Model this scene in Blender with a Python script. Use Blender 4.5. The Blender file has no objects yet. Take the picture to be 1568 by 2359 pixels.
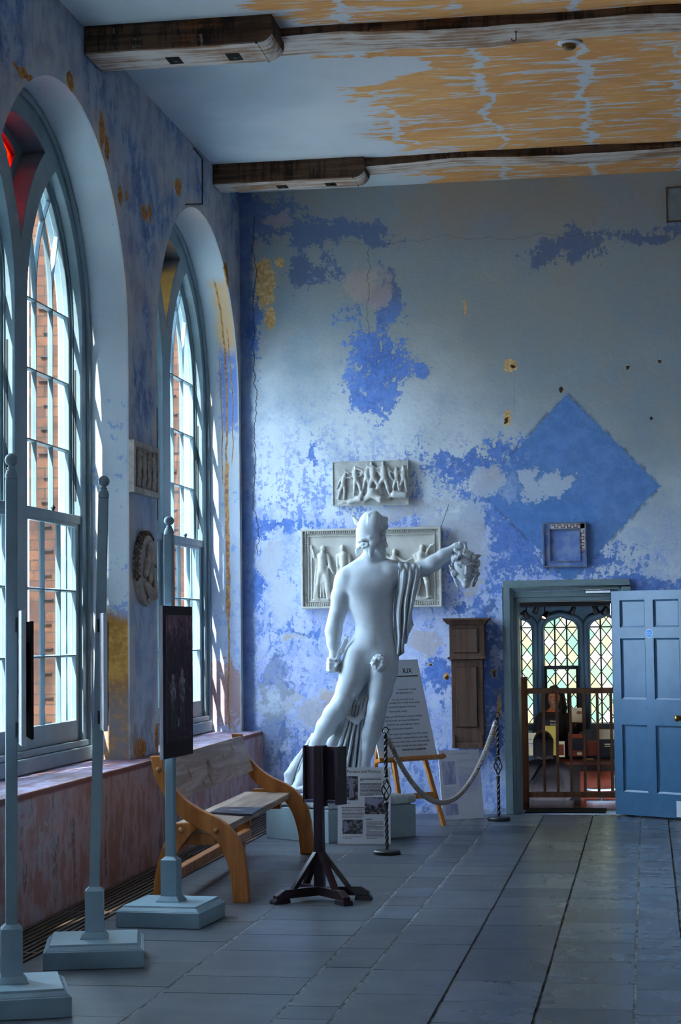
import bpy, bmesh, math, random
import numpy as np
from math import sin, cos, pi, radians, sqrt, atan2
from mathutils import Vector, Matrix, Euler

random.seed(7)
rng = np.random.default_rng(11)
SC = bpy.context.scene
COL = SC.collection

# ------------------------------------------------------------------ camera
F_PX, YAW, PITCH, ROLL, EYE = 4300.0, .16147, .0652, -.0119, 1.72
_f = Vector((-sin(YAW)*cos(PITCH), cos(YAW)*cos(PITCH), sin(PITCH)))
_r = Vector((cos(YAW), sin(YAW), 0)); _u = _r.cross(_f)
CR = _r*cos(ROLL) + _u*sin(ROLL); CU = _u*cos(ROLL) - _r*sin(ROLL); CF = _f
cam_d = bpy.data.cameras.new('camera'); cam = bpy.data.objects.new('camera', cam_d); COL.objects.link(cam)
cam_d.sensor_fit = 'VERTICAL'; cam_d.sensor_height = 36.0; cam_d.lens = F_PX*36.0/2359.0
cam_d.clip_start = .05; cam_d.clip_end = 500
m = Matrix((CR, CU, -CF)).transposed().to_4x4(); m.translation = (0, 0, EYE); cam.matrix_world = m
SC.camera = cam

def at(px, py, X=None, Y=None, Z=None):
    """survey helper: where the line of sight through a photo point meets a plane of the room"""
    d = CF + CR*((px-784)/F_PX) - CU*((py-1179.5)/F_PX)
    k = X/d.x if X is not None else (Y/d.y if Y is not None else (Z-EYE)/d.z)
    return Vector((d.x*k, d.y*k, EYE+d.z*k))

# ------------------------------------------------------------------ room figures
D = 17.82          # end wall
XL = -3.88         # face of the left wall
XD = -3.69         # face of the dado below it
ZL = .79           # window ledge
ZC = 6.08          # ceiling
WCY = [16.17, 12.22, 8.27, 4.32, .37]   # window centres
AR, ASP = 1.56, 3.97                    # arch radius / springing

# ------------------------------------------------------------------ node helper
class S:
    def __init__(s, nt, sock): s.nt = nt; s.k = sock
    def _m(s, op, *a, clamp=False):
        n = s.nt.nodes.new('ShaderNodeMath'); n.operation = op; n.use_clamp = clamp
        for i, v in enumerate((s,)+a):
            if isinstance(v, S): s.nt.links.new(v.k, n.inputs[i])
            else: n.inputs[i].default_value = v
        return S(s.nt, n.outputs[0])
    def __add__(s, o): return s._m('ADD', o)
    __radd__ = __add__
    def __sub__(s, o): return s._m('SUBTRACT', o)
    def __rsub__(s, o): return (s*-1.0)+o
    def __mul__(s, o): return s._m('MULTIPLY', o)
    __rmul__ = __mul__
    def __truediv__(s, o): return s._m('DIVIDE', o)
    def __pow__(s, o): return s._m('POWER', o)
    def abs(s): return s._m('ABSOLUTE')
    def max(s, o): return s._m('MAXIMUM', o)
    def min(s, o): return s._m('MINIMUM', o)
    def clamp(s): return s._m('ADD', 0.0, clamp=True)
    def frac(s): return s._m('FRACT')
    def floor(s): return s._m('FLOOR')
    def step(s, a, b):
        n = s.nt.nodes.new('ShaderNodeMapRange'); n.interpolation_type = 'SMOOTHSTEP'
        s.nt.links.new(s.k, n.inputs[0]); n.inputs[1].default_value = a; n.inputs[2].default_value = b
        if a > b:
            n.inputs[1].default_value = b; n.inputs[2].default_value = a; n.inputs[3].default_value = 1; n.inputs[4].default_value = 0
        return S(s.nt, n.outputs[0])

class NM:
    def __init__(s, name):
        s.m = bpy.data.materials.new(name); s.m.use_nodes = True; s.nt = s.m.node_tree
        s.b = s.nt.nodes['Principled BSDF']; s.out = s.nt.nodes['Material Output']
        s.tc = s.nt.nodes.new('ShaderNodeTexCoord')
        sp = s.nt.nodes.new('ShaderNodeSeparateXYZ'); s.nt.links.new(s.tc.outputs['Object'], sp.inputs[0])
        s.x, s.y, s.z = (S(s.nt, o) for o in sp.outputs)
        s.pos = s.tc.outputs['Object']
    def vec(s, a, b, c):
        n = s.nt.nodes.new('ShaderNodeCombineXYZ')
        for i, v in enumerate((a, b, c)):
            if isinstance(v, S): s.nt.links.new(v.k, n.inputs[i])
            else: n.inputs[i].default_value = v
        return n.outputs[0]
    def noise(s, scale, detail=4, rough=.55, vec=None, dist=0, off=0):
        n = s.nt.nodes.new('ShaderNodeTexNoise'); n.inputs['Scale'].default_value = scale
        n.inputs['Detail'].default_value = detail; n.inputs['Roughness'].default_value = rough; n.inputs['Distortion'].default_value = dist
        v = vec if vec is not None else s.pos
        if off:
            mp = s.nt.nodes.new('ShaderNodeMapping'); mp.inputs['Location'].default_value = (off, off*.7, off*1.3); s.nt.links.new(v, mp.inputs[0]); v = mp.outputs[0]
        s.nt.links.new(v, n.inputs['Vector'])
        return S(s.nt, n.outputs['Fac'])
    def voro(s, scale, vec=None, feature='F1'):
        n = s.nt.nodes.new('ShaderNodeTexVoronoi'); n.inputs['Scale'].default_value = scale; n.feature = feature
        s.nt.links.new(vec if vec is not None else s.pos, n.inputs['Vector'])
        return S(s.nt, n.outputs['Distance'])
    def col(s, c):
        n = s.nt.nodes.new('ShaderNodeRGB'); n.outputs[0].default_value = (*c, 1); return n.outputs[0]
    def attr(s, name):
        n = s.nt.nodes.new('ShaderNodeAttribute'); n.attribute_name = name; return n
    def mix(s, f, a, b, mode='MIX'):
        n = s.nt.nodes.new('ShaderNodeMix'); n.data_type = 'RGBA'; n.blend_type = mode; n.clamp_factor = True
        if isinstance(f, S): s.nt.links.new(f.k, n.inputs[0])
        else: n.inputs[0].default_value = f
        for i, v in ((6, a), (7, b)):
            if isinstance(v, tuple): n.inputs[i].default_value = (*v[:3], 1)
            else: s.nt.links.new(v, n.inputs[i])
        return n.outputs[2]
    def fin(s, color, rough=.6, bump=None, bd=.01, bs=.5, spec=.3, metal=0):
        if isinstance(color, tuple): s.b.inputs['Base Color'].default_value = (*color, 1)
        else: s.nt.links.new(color, s.b.inputs['Base Color'])
        if isinstance(rough, S): s.nt.links.new(rough.k, s.b.inputs['Roughness'])
        else: s.b.inputs['Roughness'].default_value = rough
        s.b.inputs['Specular IOR Level'].default_value = spec; s.b.inputs['Metallic'].default_value = metal
        if bump is not None:
            n = s.nt.nodes.new('ShaderNodeBump'); n.inputs['Strength'].default_value = bs; n.inputs['Distance'].default_value = bd
            s.nt.links.new(bump.k, n.inputs['Height']); s.nt.links.new(n.outputs[0], s.b.inputs['Normal'])
        return s.m

def lin(r, g, b):
    f = lambda v: (v/255/12.92) if v/255 <= .04045 else ((v/255+.055)/1.055)**2.4
    return (f(r), f(g), f(b))

def plain(name, c, rough=.5, var=.12, scale=14, spec=.3, metal=0, bump=0, stretch=None):
    """paint / stone / metal with a little tonal wear"""
    n = NM(name)
    v = n.vec(n.x*stretch[0], n.y*stretch[1], n.z*stretch[2]) if stretch else None
    t = n.noise(scale, 5, .6, v)
    col = n.mix(t.step(.3, .7), tuple(max(0, k*(1-var)) for k in c), tuple(min(1, k*(1+var)) for k in c))
    return n.fin(col, rough, t if bump else None, bump or .01, .5, spec, metal)

# ------------------------------------------------------------------ mesh helper
class MB:
    def __init__(s): s.v = []; s.f = []
    def add(s, vs, fs):
        o = len(s.v); s.v += [tuple(v) for v in vs]; s.f += [tuple(i+o for i in f) for f in fs]; return s
    def box(s, a, b, M=None):
        (x0, y0, z0), (x1, y1, z1) = a, b
        vs = [Vector(p) for p in ((x0,y0,z0),(x1,y0,z0),(x1,y1,z0),(x0,y1,z0),(x0,y0,z1),(x1,y0,z1),(x1,y1,z1),(x0,y1,z1))]
        if M is not None: vs = [M @ v for v in vs]
        return s.add(vs, [(0,3,2,1),(4,5,6,7),(0,1,5,4),(1,2,6,5),(2,3,7,6),(3,0,4,7)])
    def frustum(s, z0, hw0, hd0, z1, hw1, hd1, c=(0, 0)):
        x, y = c
        vs = [(x-hw0,y-hd0,z0),(x+hw0,y-hd0,z0),(x+hw0,y+hd0,z0),(x-hw0,y+hd0,z0),(x-hw1,y-hd1,z1),(x+hw1,y-hd1,z1),(x+hw1,y+hd1,z1),(x-hw1,y+hd1,z1)]
        return s.add(vs, [(0,3,2,1),(4,5,6,7),(0,1,5,4),(1,2,6,5),(2,3,7,6),(3,0,4,7)])
    def bar(s, p, q, w, t, up=(0, 0, 1)):
        """rectangular bar from p to q: w across, t along 'up'"""
        p, q = Vector(p), Vector(q); d = (q-p).normalized(); up = Vector(up)
        sd = d.cross(up)
        if sd.length < 1e-4: sd = d.cross(Vector((1, 0, 0)))
        sd.normalize(); u = sd.cross(d).normalized()
        vs = [c + sd*(i*w/2) + u*(j*t/2) for c in (p, q) for i, j in ((-1,-1),(1,-1),(1,1),(-1,1))]
        return s.add(vs, [(3,2,1,0),(4,5,6,7),(0,1,5,4),(1,2,6,5),(2,3,7,6),(3,0,4,7)])
    def tube(s, pts, r, n=10, closed=False, caps=True):
        pts = [Vector(p) for p in pts]; N = len(pts); rs = r if isinstance(r, (list, tuple)) else [r]*N
        t0 = (pts[1]-pts[0]).normalized(); a = t0.orthogonal().normalized(); vs = []
        for i, p in enumerate(pts):
            if closed: t = (pts[(i+1) % N]-pts[i-1]).normalized()
            else: t = (pts[min(i+1, N-1)]-pts[max(i-1, 0)]).normalized()
            a = (a - t*a.dot(t)).normalized(); b = t.cross(a)
            vs += [p + (a*cos(2*pi*k/n)+b*sin(2*pi*k/n))*rs[i] for k in range(n)]
        fs = []
        for i in range(N if closed else N-1):
            j = (i+1) % N
            fs += [(i*n+k, i*n+(k+1) % n, j*n+(k+1) % n, j*n+k) for k in range(n)]
        if caps and not closed: fs += [tuple(range(n-1, -1, -1)), tuple((N-1)*n+k for k in range(n))]
        return s.add(vs, fs)
    def lathe(s, prof, c=(0, 0, 0), n=24, M=None):
        vs = []; N = len(prof)
        for r, z in prof: vs += [Vector((c[0]+r*cos(2*pi*k/n), c[1]+r*sin(2*pi*k/n), c[2]+z)) for k in range(n)]
        if M is not None: vs = [M @ v for v in vs]
        fs = [(i*n+k, i*n+(k+1) % n, (i+1)*n+(k+1) % n, (i+1)*n+k) for i in range(N-1) for k in range(n)]
        fs += [tuple(range(n-1, -1, -1)), tuple((N-1)*n+k for k in range(n))]
        return s.add(vs, fs)
    def ball(s, c, r, n=16, M=None):
        if not isinstance(r, (tuple, list)): r = (r, r, r)
        rows = max(6, n//2); vs = []; fs = []
        for i in range(rows+1):
            th = pi*i/rows
            vs += [Vector((c[0]+r[0]*sin(th)*cos(2*pi*k/n), c[1]+r[1]*sin(th)*sin(2*pi*k/n), c[2]-r[2]*cos(th))) for k in range(n)]
        if M is not None: vs = [M @ v for v in vs]
        fs = [(i*n+k, i*n+(k+1) % n, (i+1)*n+(k+1) % n, (i+1)*n+k) for i in range(rows) for k in range(n)]
        return s.add(vs, fs)
    def extrude(s, poly, f0, f1):
        """poly of 2D points; f0/f1 map a 2D point to the two faces"""
        n = len(poly); vs = [f0(*p) for p in poly]+[f1(*p) for p in poly]
        return s.add(vs, [tuple(range(n-1, -1, -1)), tuple(range(n, 2*n))]+[(i, (i+1) % n, n+(i+1) % n, n+i) for i in range(n)])
    def xf(s, M): s.v = [tuple(M @ Vector(v)) for v in s.v]; return s

def prop(o, label=None, cat=None, group=None, kind=None):
    if label: o['label'] = label
    if cat: o['category'] = cat
    if group: o['group'] = group
    if kind: o['kind'] = kind
    return o

def thing(name, label, cat, loc=(0, 0, 0), rotz=0, group=None):
    o = bpy.data.objects.new(name, None); COL.objects.link(o); o.empty_display_size = .1
    o.location = loc; o.rotation_euler = (0, 0, rotz); return prop(o, label, cat, group)

def obj(name, mb, mat, parent=None, smooth=False, bevel=0, world=True, label=None, weld=True, seg=2):
    """one mesh object; world=True: its coordinates are room coordinates"""
    if isinstance(mb, bpy.types.Mesh): me = mb; me.name = name
    else:
        me = bpy.data.meshes.new(name); me.from_pydata(mb.v, [], mb.f)
        bm = bmesh.new(); bm.from_mesh(me)
        if weld: bmesh.ops.remove_doubles(bm, verts=bm.verts, dist=1e-5)
        bmesh.ops.recalc_face_normals(bm, faces=bm.faces); bm.to_mesh(me); bm.free()
    o = bpy.data.objects.new(name, me); COL.objects.link(o)
    for mm in (mat if isinstance(mat, (list, tuple)) else [mat]): me.materials.append(mm)
    if parent is not None:
        o.parent = parent
        if world: o.matrix_parent_inverse = (wm(parent)).inverted()
    if smooth:
        me.polygons.foreach_set('use_smooth', [True]*len(me.polygons))
    if bevel:
        b = o.modifiers.new('bevel', 'BEVEL'); b.width = bevel; b.segments = seg; b.limit_method = 'ANGLE'; b.angle_limit = radians(40)
    if label: o['label'] = label
    return o

def wm(o):
    M = Matrix.LocRotScale(o.location, o.rotation_euler, o.scale)
    if o.parent is not None: M = wm(o.parent) @ o.matrix_parent_inverse @ M
    return M

def smooth_angle(o, ang=40):
    me = o.data
    bm = bmesh.new(); bm.from_mesh(me)
    for e in bm.edges: e.smooth = len(e.link_faces) == 2 and e.calc_face_angle(0) < radians(ang)
    for f in bm.faces: f.smooth = True
    bm.to_mesh(me); bm.free(); return o

def copy_tree(o, parent=None):
    c = o.copy(); COL.objects.link(c)
    if parent is not None: c.parent = parent
    for ch in list(o.children): copy_tree(ch, c)
    return c

def struct(name, mb, mat, **k):
    o = obj(name, mb, mat, **k); o['kind'] = 'structure'; return o

def grab(tmp):
    """mesh data of a temporary curve or text object"""
    bpy.context.view_layer.update()
    dg = bpy.context.evaluated_depsgraph_get()
    me = bpy.data.meshes.new_from_object(tmp.evaluated_get(dg)); d = tmp.data
    bpy.data.objects.remove(tmp); bpy.data.curves.remove(d); return me

def plate(outer, holes, t, fn, bevel=0):
    """flat plate with holes; (u,v,w in -t/2..t/2) mapped to the room by fn -> MB"""
    cu = bpy.data.curves.new('tmp', 'CURVE'); cu.dimensions = '2D'; cu.fill_mode = 'BOTH'; cu.extrude = max(t/2-bevel, 1e-5)
    cu.bevel_depth = bevel; cu.bevel_resolution = 0; cu.offset = -bevel if bevel else 0
    for poly in [outer]+holes:
        sp = cu.splines.new('POLY'); sp.points.add(len(poly)-1); sp.use_cyclic_u = True
        for i, p in enumerate(poly): sp.points[i].co = (p[0], p[1], 0, 1)
    o = bpy.data.objects.new('tmp', cu); COL.objects.link(o); me = grab(o)
    mb = MB(); mb.add([fn(*v.co) for v in me.vertices], [tuple(p.vertices) for p in me.polygons]); bpy.data.meshes.remove(me); return mb

FONT = None
def text_mb(lines, size, fn, leading=1.3, align='LEFT', bold=0, sx=1.0):
    """lines of lettering on a plane, 0.4 mm proud; fn maps (u,v,w)"""
    mb = MB()
    for i, t in enumerate(lines):
        if not t: continue
        cu = bpy.data.curves.new('tmp', 'FONT'); cu.body = t; cu.size = size; cu.align_x = align; cu.extrude = .0004; cu.offset = bold; cu.resolution_u = 3
        o = bpy.data.objects.new('tmp', cu); COL.objects.link(o); me = grab(o)
        mb.add([fn(v.co.x*sx, v.co.y-i*size*leading, v.co.z) for v in me.vertices], [tuple(p.vertices) for p in me.polygons]); bpy.data.meshes.remove(me)
    return mb

def arc(cx, cy, r, a0, a1, n):
    return [(cx+r*cos(a0+(a1-a0)*i/n), cy+r*sin(a0+(a1-a0)*i/n)) for i in range(n+1)]

# ------------------------------------------------------------------ sculpting: smooth-union distance field -> surface
class SDF:
    def __init__(s, lo, hi, h):
        s.h = h; s.lo = np.array(lo, float); n = np.ceil((np.array(hi)-s.lo)/h).astype(int)+1
        s.g = np.full(n, 1.0, np.float32); s.ax = [s.lo[i]+h*np.arange(n[i]) for i in range(3)]
    def _sl(s, lo, hi):
        sl = []
        for i in range(3):
            a = max(0, int((lo[i]-s.lo[i])/s.h)-1); b = min(s.g.shape[i], int((hi[i]-s.lo[i])/s.h)+2)
            if b <= a: return None
            sl.append(slice(a, b))
        return tuple(sl)
    def _put(s, sl, d, k, sub):
        g = s.g[sl]
        if sub:
            hh = np.maximum(k-np.abs(-d-g), 0)/k; s.g[sl] = np.maximum(g, -d)+hh*hh*k*.25
        else:
            hh = np.maximum(k-np.abs(d-g), 0)/k; s.g[sl] = np.minimum(g, d)-hh*hh*k*.25
    def P(s, sl): return np.meshgrid(*[s.ax[i][sl[i]] for i in range(3)], indexing='ij', sparse=True)
    def cone(s, a, b, ra, rb=None, k=.03, sub=False):
        rb = ra if rb is None else rb; a = np.array(a, float); b = np.array(b, float); R = max(ra, rb)+k+.02
        sl = s._sl(np.minimum(a, b)-R, np.maximum(a, b)+R)
        if sl is None: return s
        x, y, z = s.P(sl); ab = b-a; L = max(ab@ab, 1e-9)
        t = np.clip(((x-a[0])*ab[0]+(y-a[1])*ab[1]+(z-a[2])*ab[2])/L, 0, 1)
        d = np.sqrt((x-a[0]-t*ab[0])**2+(y-a[1]-t*ab[1])**2+(z-a[2]-t*ab[2])**2)-(ra+(rb-ra)*t)
        s._put(sl, d.astype(np.float32), k, sub); return s
    def chain(s, pts, k=.03, sub=False):
        """pts: (point, radius)"""
        for (a, ra), (b, rb) in zip(pts, pts[1:]): s.cone(a, b, ra, rb, k, sub)
        return s
    def ell(s, c, r, k=.03, M=None, sub=False):
        c = np.array(c, float); r = np.array(r if hasattr(r, '__len__') else (r, r, r), float); R = r.max()+k+.02
        sl = s._sl(c-R, c+R)
        if sl is None: return s
        x, y, z = s.P(sl); x = x-c[0]; y = y-c[1]; z = z-c[2]
        if M is not None:
            m = np.array(M.transposed()) if not isinstance(M, np.ndarray) else M.T
            x, y, z = (m[0][0]*x+m[0][1]*y+m[0][2]*z, m[1][0]*x+m[1][1]*y+m[1][2]*z, m[2][0]*x+m[2][1]*y+m[2][2]*z)
        k0 = np.sqrt((x/r[0])**2+(y/r[1])**2+(z/r[2])**2); k1 = np.sqrt((x/r[0]**2)**2+(y/r[1]**2)**2+(z/r[2]**2)**2)
        d = k0*(k0-1)/np.maximum(k1, 1e-6)
        s._put(sl, d.astype(np.float32), k, sub); return s
    def cut(s, fn):
        x, y, z = s.P((slice(None),)*3); s.g = np.maximum(s.g, fn(x, y, z).astype(np.float32)); return s
    def mesh(s):
        g = s.g.copy()
        for ax in range(3):
            for e in (0, -1):
                ix = [slice(None)]*3; ix[ax] = e; g[tuple(ix)] = np.maximum(g[tuple(ix)], s.h)
        ins = g < 0; n = np.array(g.shape)-1
        cnt = np.zeros(n, np.int16)
        def cs(dx, dy, dz): return (slice(dx, n[0]+dx), slice(dy, n[1]+dy), slice(dz, n[2]+dz))
        for dx in (0, 1):
            for dy in (0, 1):
                for dz in (0, 1): cnt += ins[cs(dx, dy, dz)]
        act = (cnt > 0) & (cnt < 8); ids = np.full(n, -1, np.int64); idx = np.argwhere(act); ids[act] = np.arange(len(idx))
        acc = np.zeros((len(idx), 3)); w = np.zeros(len(idx)); I = idx.T
        C = [(a, b, c) for a in (0, 1) for b in (0, 1) for c in (0, 1)]
        for a in C:
            for b in C:
                if a < b and sum(abs(p-q) for p, q in zip(a, b)) == 1:
                    ga = g[I[0]+a[0], I[1]+a[1], I[2]+a[2]]; gb = g[I[0]+b[0], I[1]+b[1], I[2]+b[2]]
                    mk = (ga < 0) != (gb < 0); t = np.where(mk, ga/np.where(mk, ga-gb, 1), 0)
                    for d in range(3): acc[:, d] += np.where(mk, a[d]+t*(b[d]-a[d]), 0)
                    w += mk
        V = s.lo+s.h*(idx+acc/w[:, None]); Q = []
        for ax in range(3):
            o1, o2 = [i for i in range(3) if i != ax]
            sa = [slice(1, n[i]) for i in range(3)]; sb = list(sa); sa[ax] = slice(0, n[ax]); sb[ax] = slice(1, n[ax]+1)
            A = ins[tuple(sa)]; B = ins[tuple(sb)]; E = np.argwhere(A != B)
            base = E.copy(); base[:, o1] += 1; base[:, o2] += 1
            q = []
            for d1, d2 in ((0, 0), (1, 0), (1, 1), (0, 1)):
                p = base.copy(); p[:, o1] -= d1; p[:, o2] -= d2; q.append(ids[p[:, 0], p[:, 1], p[:, 2]])
            q = np.stack(q, 1); fl = A[tuple(E.T)] if len(E) else np.zeros(0, bool)
            if ax == 1: fl = ~fl
            q[~fl] = q[~fl][:, ::-1]; Q.append(q)
        Q = np.concatenate(Q); me = bpy.data.meshes.new('sculpt')
        me.vertices.add(len(V)); me.vertices.foreach_set('co', V.astype(np.float32).ravel())
        me.loops.add(len(Q)*4); me.loops.foreach_set('vertex_index', Q.ravel().astype(np.int32))
        me.polygons.add(len(Q)); me.polygons.foreach_set('loop_start', np.arange(0, len(Q)*4, 4, dtype=np.int32))
        me.update(calc_edges=True); me.validate(); me.polygons.foreach_set('use_smooth', np.ones(len(Q), bool)); return me
    def obj(s, name, mat, parent, it=2, **k):
        o = obj(name, s.mesh(), mat, parent, **k)
        if it:
            md = o.modifiers.new('smooth', 'SMOOTH'); md.iterations = it; md.factor = .5
        return o
# ================================================================== materials of the shell
def blobs(n, u, v, L):
    """largest of several soft ellipses (centre, radii): >0 inside"""
    out = None
    for (cu, cv, ru, rv) in L:
        a = u._m('MULTIPLY_ADD', 1/ru, -cu/ru); b = v._m('MULTIPLY_ADD', 1/rv, -cv/rv)
        d = b._m('MULTIPLY_ADD', b, a*a)
        out = d if out is None else out.min(d)
    return 1.0 - out._m('SQRT')
def back_px(L):
    r = []
    for (px, py, rx, ry) in L:
        p = at(px, py, Y=D); r.append((p.x, p.z, rx/240, ry/240))
    return r
def left_px(L, X=XL):
    r = []
    for (px, py, rx, ry) in L:
        p = at(px, py, X=X); q = at(px+rx, py, X=X); s = at(px, py+ry, X=X); r.append((p.y, p.z, abs(q.y-p.y), abs(s.z-p.z)))
    return r

def mat_back_wall():
    n = NM('peeling_blue_plaster')
    nA = n.noise(1.1, 3, .5); nB = n.noise(4.5, 8, .68, off=3); nC = n.noise(24, 6, .7, off=9); nF = n.noise(80, 3, .6); nM = n.noise(9, 7, .7, off=61)
    nD = n.noise(1, 6, .66, n.vec(n.x*12, 0.0, n.z*3.0), off=5)            # runs down the wall
    e1 = (nB-.5)*3.0+(nC-.5)*1.5                                           # ragged edge of a flaking coat
    u = n.x+(n.noise(2.6, 6, .62, off=21)-.5)*.5; v = n.z+(n.noise(2.6, 6, .62, off=33)-.5)*.5
    uf = n.x+(n.noise(12, 4, .6, off=41)-.5)*.08; vf = n.z+(n.noise(12, 4, .6, off=47)-.5)*.08
    # limewash, greyer above and bluer below; window light's falloff upward is painted in
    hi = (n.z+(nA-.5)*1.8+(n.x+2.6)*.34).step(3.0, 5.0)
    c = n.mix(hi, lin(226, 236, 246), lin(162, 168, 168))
    c = n.mix((n.z+(nA-.5)*.7).step(5.3, 5.8)*.8, c, lin(160, 154, 146))
    c = n.mix((nB*.6+nA*.5).step(.45, .75)*.5, c, lin(138, 166, 190))
    c = n.mix((nM*.6+nC*.45).step(.58, .72)*.35, c, lin(122, 144, 166))
    c = n.mix((nF*.5+nC*.5).step(.60, .72)*.25, c, lin(96, 116, 140))
    # thin violet wash of the lower wall
    low = ((2.95-n.z)+(nA-.5)*1.6+(nB-.5)*1.0+(n.x*-.25-.4)*.5).step(-.15, .45)
    lo_r = (n.x+(nA-.5)*.8).step(-1.2, -.6)
    c = n.mix(low*(1.0-lo_r*.6)*.9, c, n.mix((nB*.5+nM*.6).step(.46, .64), lin(206, 216, 248), lin(160, 182, 244)))
    c = n.mix(low*(nD*.30+nM*.45+nC*.32).step(.545, .61)*.75*(1.0-lo_r*.5), c, lin(120, 152, 232))
    c = n.mix(low*(nB*.35+nM*.35+nC*.40).step(.56, .62)*.8*(1.0-lo_r*.5), c, lin(228, 230, 244))
    # flecks and runs between
    mid = ((3.9-n.z)+(nA-.5)*1.5).step(-.3, .8)*(-1.2-n.x).step(-.2, .5)
    c = n.mix(mid*(nD*.38+nM*.25+nC*.50).step(.575, .615)*.7, c, lin(104, 140, 218))
    c = n.mix(mid*(nB*.6+nC*.45).step(.56, .60)*.4, c, lin(150, 176, 232))
    # the deep blue coat left standing
    U = blobs(n, u, v, back_px([(868, 820, 70, 100), (850, 905, 60, 55), (962, 855, 22, 24), (880, 700, 34, 70), (700, 625, 80, 34), (740, 540, 150, 30), (850, 540, 70, 30),
        (620, 500, 60, 50), (1310, 565, 85, 30), (1240, 580, 40, 24), (1500, 540, 80, 18), (1060, 1062, 110, 40), (1160, 1040, 80, 45), (1110, 1170, 50, 60), (1180, 1250, 65, 110),
        (1300, 1300, 160, 46), (1260, 1190, 110, 50), (1480, 1345, 130, 26), (715, 1050, 14, 55), (585, 1215, 60, 24), (640, 1215, 90, 12), (700, 1470, 60, 18), (590, 760, 24, 80), (1110, 1480, 40, 110), (1010, 1560, 40, 70), (1130, 1640, 50, 120), (1060, 1400, 30, 30), (590, 1350, 16, 50)]))
    um = (U*.9+e1+(nD-.5)*1.6+(nC-.5)*.8-.06).step(-.05, .14)
    c = n.mix(um*(nM*.7+nC*.35).step(.36, .50)*.92, c, n.mix((nC*.4+nB*.4+nD*.25).step(.44, .60), lin(72, 112, 192), lin(106, 146, 224)))
    c = n.mix(n.z.step(4.6, 5.1)*um*.85, c, lin(112, 126, 152))
    # diamond where a hatchment hung
    dx = (uf-n.x)*.35+n.x; dz = (vf-n.z)*.35+n.z
    dia = 1.0-((dx+.70).abs()*(1/.86)+(dz-3.08).abs()*(1/.90))
    dl = (n.x+(nB-.5)*1.0).step(-1.45, -1.05)
    dm = (dia+(nC-.5)*.10).step(-.02, .02)
    c = n.mix(dm*(.55+dl*.4), c, n.mix(nM.step(.36, .66), lin(92, 136, 200), lin(110, 152, 216)))
    edge = (dia+.01).abs().step(.05, .0)*(nM).step(.45, .58)*.6
    c = n.mix(edge, c, lin(74, 92, 118))
    # plaster showing pale through the blue
    W = blobs(n, u, v, back_px([(1240, 1120, 36, 36), (1215, 1095, 18, 36), (1285, 1122, 24, 14), (1120, 1105, 42, 40), (1080, 1240, 40, 70), (1085, 1340, 30, 60), (940, 1180, 130, 22), (680, 1475, 42, 18), (760, 1590, 34, 24), (620, 1290, 36, 60), (1030, 1210, 90, 18), (650, 1390, 36, 60), (640, 1620, 46, 50), (720, 1640, 36, 46), (985, 1480, 40, 40)]))
    wm_ = (W+e1).step(.0, .16)
    c = n.mix(wm_*.8, c, n.mix(nA.step(.4, .6), lin(206, 216, 228), lin(196, 190, 196)))
    P = blobs(n, u, v, back_px([(840, 660, 56, 36), (862, 690, 26, 24), (680, 1478, 36, 14), (755, 1595, 30, 22), (640, 510, 40, 30)]))
    c = n.mix((P+e1-.1).step(.05, .25)*.6, c, lin(200, 178, 168))
    # bare ochre render
    O = blobs(n, uf, vf, back_px([(612, 660, 26, 58), (606, 615, 22, 22), (622, 735, 12, 30), (644, 605, 13, 13), (1175, 842, 19, 14), (1168, 962, 10, 19), (1028, 1557, 8, 8), (992, 1531, 8, 4), (1136, 1550, 10, 12), (1150, 1620, 6, 36), (1143, 1690, 4, 26), (1070, 710, 3, 20), (1310, 1230, 3, 3)]))
    om = (O+(nC-.5)*1.6+(nM-.5)*.8).step(.0, .10)
    c = n.mix(om, c, n.mix(nC.step(.38, .62), lin(206, 156, 86), lin(234, 202, 152)))
    H = blobs(n, uf, vf, back_px([(1182, 844, 7, 4), (1166, 968, 4, 7), (1030, 1560, 5, 5), (993, 1533, 5, 3), (1137, 1552, 5, 6), (1292, 898, 5, 8), (1520, 834, 5, 5), (1448, 846, 4, 4), (1500, 965, 4, 4)]))
    c = n.mix((H+(nC-.5)*1.0).step(.0, .2), c, lin(74, 46, 24))
    # dirt at the foot of the wall; painted shadow beside the clock case
    G = blobs(n, u, v, back_px([(1140, 1520, 26, 130), (620, 1700, 60, 80), (1080, 1880, 240, 26), (640, 1560, 40, 60), (575, 520, 20, 90)]))
    c = n.mix((G+e1).step(.05, .4)*.45, c, lin(92, 108, 140))
    # corner strip: blue paint with the corner's shade painted in
    st = (uf*.6+n.x*.4+3.76+(nB-.5)*.14).step(.03, -.02)
    c = n.mix(st*.85, c, n.mix((nB*.6+nM*.4).step(.42, .60), lin(66, 92, 146), lin(100, 120, 158)))
    # cracks
    def crack(x0, z0, z1, k=.0, w=.006, amp=.16, f=1.6, off=0):
        nx = n.noise(f, 6, .7, n.vec(0.0, 0.0, n.z), off=off); f_ = (n.x-x0-(n.z-z0)*k-(nx-.5)*amp).abs().step(w, w*.3)
        return f_*n.z.step(z0-.02, z0+.02)*n.z.step(z1+.02, z1-.02)
    cr = crack(-3.745, 2.5, 5.85, .0, .007, .34, 1.2, 2).max(crack(-2.62, 4.6, 5.5, .06, .005, .3, 2, 8)*.7).max(crack(-1.93, 2.72, 2.95, .35, .005, .05, 3, 4)).max(crack(-1.20, 3.8, 4.3, 0, .003, .08, 2, 6)*.5)
    hz = (n.z-5.52-(n.noise(1.3, 5, .65, n.vec(n.x, 0.0, 0.0))-.5)*.35).abs().step(.005, .002)*n.x.step(-3.1, -2.9)*n.x.step(.2, -.4)
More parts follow.
